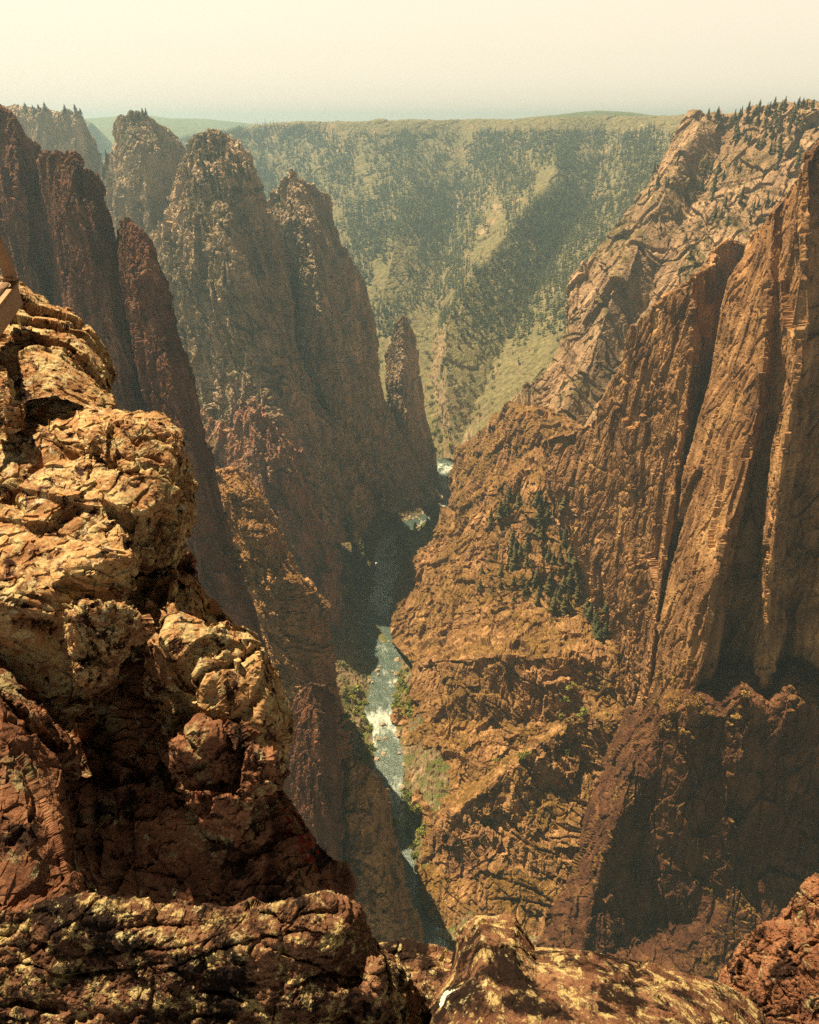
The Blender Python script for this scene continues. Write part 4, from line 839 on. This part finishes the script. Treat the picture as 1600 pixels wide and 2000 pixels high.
grow([(1380, 222), (1600, 198), (1600, 212), (1380, 232)], 12, 7, 13, 'needle', 'conifer standing against the sky on the right rim', 'right rim conifers', mind=9, fmin=700, wide=1.5)
grow([(1240, 290), (1340, 270), (1310, 360), (1250, 400), (1230, 380)], 12, 10, 17, 'needle', 'conifer in the steep chimney left of the pale rib', 'chimney conifers', mind=5, fmin=900)
grow([(1380, 300), (1560, 330), (1500, 470), (1400, 560), (1330, 600), (1340, 420)], 26, 10, 18, W2, 'conifer dotted on the shaded hollow of the right cliff', 'hollow conifers', mind=7, fmin=750)
grow([(40, 205), (160, 215), (160, 226), (40, 222)], 12, 7, 12, 'needle', 'low tree on the flat top of the far left cliff', 'far left rim trees', mind=6, fmin=1200, wide=2.2)
grow([(222, 215), (300, 218), (300, 236), (228, 240)], 7, 6, 10, 'needle', 'low tree on the summit of the rounded tower', 'rounded tower trees', mind=6, fmin=1000, wide=1.6)
grow([(198, 290), (215, 290), (215, 380), (198, 380)], 5, 14, 26, 'needle', 'lone conifer in the notch left of the rounded tower', 'notch conifers', mind=4, fmin=1000)
YB = ['leaf_yellow', 'leaf_yellow', 'needle']
shrubs([(668, 1330), (700, 1330), (730, 1400), (735, 1480), (700, 1500), (672, 1420)], 46, 3.0, 5.5, YB, 'yellow-green shrub on the left bank by the lower rapids', 'lower left bank shrubs', mind=5)
shrubs([(766, 1290), (806, 1290), (800, 1400), (768, 1400)], 26, 3, 5, 'leaf_yellow', 'golden shrub on the right bank under the promontory', 'right bank shrubs', mind=5)
shrubs([(768, 1540), (800, 1545), (835, 1620), (810, 1680), (780, 1660), (765, 1590)], 48, 2.6, 4.6, YB, 'green shrub thick in the chute beside the shaded water', 'chute shrubs', mind=4)
shrubs([(700, 1090), (735, 1090), (740, 1150), (710, 1200), (690, 1190)], 26, 3, 6, 'leaf_yellow', 'bright bank shrub in front of the tall conifers', 'upper left bank shrubs', mind=5)
shrubs([(655, 1225), (720, 1240), (735, 1330), (665, 1320)], 16, 2.5, 4, 'needle', 'dark low shrub on the left scree', 'scree shrubs', mind=7)
shrubs([(1100, 1330), (1180, 1310), (1200, 1400), (1120, 1470), (1030, 1480), (980, 1500), (960, 1480), (1060, 1400)], 50, 2.6, 5, ['leaf_brown', 'leaf_brown', 'leaf_yellow'], 'rusty shrub on the pale ramp of the promontory', 'ramp shrubs', mind=6)
shrubs([(1260, 1300), (1420, 1290), (1480, 1330), (1460, 1400), (1380, 1450), (1270, 1420)], 50, 2.4, 4.4, 'leaf_brown', 'rusty shrub on the ledge over the black shadow', 'ledge shrubs', mind=7)
shrubs([(440, 1070), (560, 1080), (620, 1160), (520, 1140), (460, 1120)], 24, 1.8, 3.2, 'leaf_brown', 'small dry shrub on the layered brown buttress', 'buttress shrubs', mind=7, fmax=500)
shrubs([(830, 840), (880, 840), (885, 880), (850, 885)], 12, 5, 8, 'leaf_yellow', 'pale shrub at the upstream bend', 'upstream shrubs', mind=4)
SCRUB = []
def scrub(poly, n, r0, r1, mind=0, **kw):
    for P in pick(poly, n, mind=mind, **kw): SCRUB.append((P, rng.uniform(r0, r1)))
scrub([(1400, 235), (1590, 220), (1590, 300), (1520, 460), (1400, 560), (1330, 590), (1300, 480), (1350, 380)], 90, 2.5, 5, mind=6, fmin=700)
scrub([(380, 258), (450, 272), (500, 345), (510, 390), (440, 400), (360, 380)], 80, 3, 6, mind=4, fmin=700, fmax=1300)
scrub([(1180, 300), (1330, 300), (1260, 430), (1180, 520), (1120, 560), (1150, 500)], 40, 2.5, 5, mind=7, fmin=900)
scrub([(940, 950), (1100, 950), (1160, 1190), (1080, 1215), (930, 1110)], 110, 2, 4.6, mind=5, fmin=600)
scrub([(560, 930), (720, 860), (830, 960), (760, 1010), (690, 1040)], 70, 2, 4.5, mind=6, fmin=600)
scrub([(830, 640), (980, 680), (960, 800), (880, 870), (840, 850)], 90, 4, 8, mind=6, fmin=1100)
bg_ = [bush_geo(1, 1.1, 330+i, 70) for i in range(3)]; V_ = []; T_ = []; nv = 0
for q, (P, r_) in enumerate(SCRUB):
    g_ = bg_[q % 3]; V_.append(g_[0]*r_+np.array([P[0], P[1], P[2]-.12*r_])); T_.append(g_[1]+nv); nv += len(g_[0])
M['scrub'] = leafmat('scrub_leaves', [(.035, .034, .012), (.08, .065, .02), (.16, .115, .035)], 14)
tag(link('scrub', newmesh('scrub', np.concatenate(V_), np.concatenate(T_), M['scrub'])), 'low olive and brown scrub dotted over ledges and gullies', 'scrub', kind='stuff')
# forest on the far slope: nobody could count it; one object, grown over the whole slope surface
hs_ = [i for i, nme in IDS.items() if nme == 'hillside'][0]
HP, HN, hx, hy = BUF[hs_][3], BUF[hs_][4], BUF[hs_][0], BUF[hs_][1]
def band(x, y):
    """tree density: gullies on both sides of the bare ridge, thinner on the plateau lip and low rocky foot"""
    d = fbm(np.stack([x/60, y/60, np.zeros(len(x))], 1), 200, 3)*.9+fbm(np.stack([x/18, y/30, np.ones(len(x))], 1), 201, 2)*.5
    rx = np.interp(y, [340, 430, 530, 630, 760], [1085, 1005, 920, 862, 860])
    dist = np.abs(x-rx); d += .62-.55*np.exp(-(dist/45)**2)*(y > 330)
    d += .25*((x > rx) & (y > 300) & (y < 680))
    d -= np.clip((262-y)/14, 0, 1.5); d -= np.clip((y-640)/70, 0, 2)
    r2 = np.interp(y, [470, 620], [800, 690]); d -= .6*np.exp(-((x-r2)/28)**2)*(y > 460)*(y < 640)
    return d
g0 = conifer_geo(1, .2, 500, 5, 5); NF = 30000
dens = band(hx.astype(float), hy.astype(float))
# even cover by area: cells of the mesh are sampled in proportion to distance squared
wgt = np.clip(dens, 0, 1)*(BUF[hs_][2]**2)*(HN[:, 2] > .2); wgt /= wgt.sum()
sel = rng.choice(len(HP), NF, replace=True, p=wgt)
base = HP[sel].astype(np.float64)+np.c_[rng.uniform(-3, 3, NF), rng.uniform(-3, 3, NF), np.zeros(NF)]
hh = rng.uniform(9, 22, NF); an = rng.uniform(0, 6.28, NF); ca, sa = np.cos(an), np.sin(an)
gv = g0[0]; VX = (gv[None, :, 0]*ca[:, None]-gv[None, :, 1]*sa[:, None])*hh[:, None]+base[:, :1]
VY = (gv[None, :, 0]*sa[:, None]+gv[None, :, 1]*ca[:, None])*hh[:, None]+base[:, 1:2]; VZ = gv[None, :, 2]*hh[:, None]+base[:, 2:]-.3
FV = np.stack([VX, VY, VZ], -1).reshape(-1, 3); FT = (g0[1][None]+(np.arange(NF)*len(gv))[:, None, None]).reshape(-1, 3)
M['forest'] = leafmat('far_forest_needles', [(.018, .025, .010), (.032, .042, .016), (.062, .07, .026)], 60)
tag(link('forest', newmesh('forest', FV, FT, M['forest'])), 'dense conifer forest clothing the far canyon slope', 'forest', kind='stuff')

# ------------------------------------------------------------------ river boulders
def rockmesh(seed, mat):
    rs = np.random.RandomState(seed); import bmesh
    bm = bmesh.new(); bmesh.ops.create_icosphere(bm, subdivisions=3, radius=1)
    V_ = np.array([v.co[:] for v in bm.verts]); V_ *= (1+.35*facets(V_*1.4+seed, seed)+.15*facets(V_*3+seed, seed+1))[:, None]; V_[:, 2] *= .7
    for v, c_ in zip(bm.verts, V_): v.co = c_
    me = bpy.data.meshes.new('river_boulder'); bm.to_mesh(me); bm.free(); me.materials.append(mat); return me
M['rrock'] = rock('river_boulder_stone', [(.14, .10, .065), (.22, .16, .11), (.32, .25, .17), (.42, .34, .24)], 2.0, .5)
RM = [rockmesh(600+i, M['rrock']) for i in range(5)]
zones = [(5, 12, 'grey rock in the teal water at the upper bend'), (12, 22, 'grey rock breaking the white rapids below the gravel point'), (23, 35, 'pale rock along the middle rapids'), (35, 60, 'dark rock in the smooth lower reach of the river')]
CUM = np.linspace(0, 1, nR)
for q in range(190):
    i = int(np.clip(rng.choice([rng.uniform(.12, .40), rng.uniform(.4, .62), rng.uniform(.62, .95)], p=[.5, .2, .3])*nR, 0, nR-1))
    side = rng.rand(); tt_ = rng.uniform(.12, .9) if side < .3 else (rng.uniform(-.25, .12) if side < .65 else rng.uniform(.88, 1.25))
    P = SL[i]*(1-tt_)+SR[i]*tt_; s = rng.uniform(.8, 2.6)*(1.25 if tt_ < .1 or tt_ > .9 else 1)
    o = link('river_boulder', RM[rng.randint(5)]); o.location = (P[0], P[1], ZR+.15*s); o.rotation_euler = (rng.uniform(0, .5), rng.uniform(0, .5), rng.uniform(0, 6.28)); o.scale = (s*rng.uniform(.8, 1.4), s, s*rng.uniform(.7, 1.1))
    py = float(proj(np.array([P]))[1][0])
    if py < 1075: lb, gp = 'river rock above the white rapids near the bend', 'bend rocks'
    elif py < 1190: lb, gp = 'river rock among the long white rapids below the bend', 'rapids rocks'
    elif py < 1330: lb, gp = 'river rock at the edge of the calm teal pool', 'pool rocks'
    else: lb, gp = 'river rock in the lowest lit rapids', 'lower rapids rocks'
    tag(o, lb, 'rock', gp)

# ------------------------------------------------------------------ overlook railing at the left edge
def simple(name, col, rough=.6, spec=.3):
    m, t, b = mnodes(name); co = t.nodes.new('ShaderNodeTexCoord').outputs['Object']
    n = tex(t, 'noise', 14, co, 6, .7); t.links.new(ramp(t, n.outputs[0], [(.35, tuple(c*.7 for c in col)), (.65, col)]), b.inputs['Base Color'])
    b.inputs['Roughness'].default_value = rough; b.inputs['Specular IOR Level'].default_value = spec
    return m
M['paint'] = simple('weathered_tan_paint', (.36, .21, .11)); M['mesh'] = simple('galvanised_wire', (.36, .33, .24), .45, .5)
def prism(name, sec, A, B, mat, parent):
    """extrude polygon sec (list of 3-D offsets) from A to B"""
    n = len(sec); V_ = [np.array(A)+np.array(s) for s in sec]+[np.array(B)+np.array(s) for s in sec]
    me = bpy.data.meshes.new(name); me.from_pydata([tuple(v) for v in V_], [], [tuple(range(n))[::-1], tuple(range(n, 2*n))]+[(i, (i+1) % n, n+(i+1) % n, n+i) for i in range(n)]); me.materials.append(mat); me.update()
    return link(name, me, parent)
rail = link('overlook_railing', None); base = at(34, 552, 9.0); rail.location = tuple(base)
tag(rail, 'tan steel railing with wire mesh at the left frame edge', 'railing')
A = np.zeros(3); Bv = at(-60, 672, 6.9)-base          # runs back along the rim towards the viewer's left
dv = Bv/np.linalg.norm(Bv); side = np.cross(dv, (0, 0, 1)); side /= np.linalg.norm(side)
if side[0] < 0: side = -side
def sec(w0, w1, z0, z1): return [side*w0+np.array([0, 0, z0]), side*w1+np.array([0, 0, z0]), side*w1+np.array([0, 0, z1]), side*w0+np.array([0, 0, z1])]
prism('kerb_beam', sec(-.2, .0, -.26, 0), A, Bv*.8, M['paint'], rail)
tp = prism('top_plate', sec(-.22, .02, .001, .025), A-dv*.05, Bv*.8, M['paint'], rail)
# toothed edge of the plate
teeth = []; faces = []
for q in range(38):
    c0 = dv*(.05+q*.045)+side*.021+np.array([0, 0, .004]); i = len(teeth)
    teeth += [tuple(c0), tuple(c0+dv*.024), tuple(c0+dv*.024+side*.012+np.array([0, 0, .018])), tuple(c0+side*.012+np.array([0, 0, .018])), tuple(c0+np.array([0, 0, -.05])), tuple(c0+dv*.024+np.array([0, 0, -.05]))]
    faces += [(i, i+1, i+2, i+3), (i+1, i, i+4, i+5)]
me = bpy.data.meshes.new('toothed_edge'); me.from_pydata(teeth, [], faces); me.materials.append(M['paint']); o = link('toothed_edge', me, tp)
# curved tapering post
V_ = []; ns = 14
for q in range(ns):
    f_ = q/(ns-1); z = .02+1.02*f_; off = -.31*f_**2.1; wd = .13*(1-.25*f_)
    c0 = np.array([off, 0, z])+side*-.02
    ex = np.array([1., 0, 0]); th = np.array([0, .012, 0])
    V_ += [tuple(c0-th), tuple(c0-ex*wd-th), tuple(c0-ex*wd+th), tuple(c0+th)]
Fc = []
for q in range(ns-1):
    for j in range(4): Fc.append((q*4+j, q*4+(j+1) % 4, q*4+4+(j+1) % 4, q*4+4+j))
Fc += [(0, 3, 2, 1), ((ns-1)*4, (ns-1)*4+1, (ns-1)*4+2, (ns-1)*4+3)]
me = bpy.data.meshes.new('post'); me.from_pydata(V_, [], Fc); me.materials.append(M['paint']); post = link('post', me, rail)
V_ = []; Fc = []
for q in range(ns):
    f_ = q/(ns-1); z = .02+1.02*f_; off = -.31*f_**2.1
    for a_ in (-.035, .035): V_ += [(off+.004-.02*side[0], a_, z), (off+.014-.02*side[0], a_, z)]
for q in range(ns-1):
    i = q*4; Fc += [(i, i+2, i+6, i+4), (i+1, i+5, i+7, i+3), (i, i+4, i+5, i+1), (i+2, i+3, i+7, i+6)]
me = bpy.data.meshes.new('flange'); me.from_pydata(V_, [], Fc); me.materials.append(M['paint']); link('flange', me, post)
prism('foot_plate', [np.array([-.24, -.06, .031]), np.array([.0, -.06, .031]), np.array([.0, .06, .031]), np.array([-.24, .06, .031])], A, A+np.array([0, 0, .03]), M['paint'], post)
# woven wire panel following the post's curve back along the rail
V_ = []; Fc = []
def wire(Pts, r=.0035):
    i0 = len(V_)
    for p in Pts:
        for a_ in range(3): V_.append((p[0]+r*math.cos(2.09*a_), p[1]+r*math.sin(2.09*a_)*.5, p[2]+r*math.sin(2.09*a_)))
    for q in range(len(Pts)-1):
        for a_ in range(3): b_ = (a_+1) % 3; Fc.append((i0+q*3+a_, i0+q*3+b_, i0+q*3+3+b_, i0+q*3+3+a_))
def surf(u, f_): return np.array([-.15-.31*f_**2.1, 0, .05+.97*f_])+dv*u
for q in range(42): wire([surf(.03+q*.045, f_) for f_ in np.linspace(0, 1, 9)])
for q in range(18): wire([surf(u, q/17) for u in (.02, 1.0, 1.95)])
me = bpy.data.meshes.new('wire_mesh'); me.from_pydata(V_, [], Fc); me.materials.append(M['mesh']); link('wire_mesh', me, rail)

# ------------------------------------------------------------------ haze
HZ = 0.000175
x0, x1, y0, y1, z0, z1 = -5000, 5000, -60, 6800, -577, 50
V_ = [(x, y, z) for z in (z0, z1) for y in (y0, y1) for x in (x0, x1)]
me = bpy.data.meshes.new('haze'); me.from_pydata(V_, [], [(0, 2, 3, 1), (4, 5, 7, 6), (0, 1, 5, 4), (2, 6, 7, 3), (0, 4, 6, 2), (1, 3, 7, 5)])
m = bpy.data.materials.new('haze_air'); m.use_nodes = True; t = m.node_tree; t.nodes.clear()
pv = t.nodes.new('ShaderNodeVolumePrincipled'); pv.inputs['Density'].default_value = HZ; pv.inputs['Color'].default_value = (.52, .77, .95, 1); pv.inputs['Anisotropy'].default_value = .55
ou = t.nodes.new('ShaderNodeOutputMaterial'); t.links.new(pv.outputs[0], ou.inputs['Volume'])
me.materials.append(m); tag(link('haze', me), 'thin teal haze filling the canyon air', 'haze', kind='stuff')
print('verts', sum(len(o.data.vertices) for o in bpy.data.objects if o.type == 'MESH'))
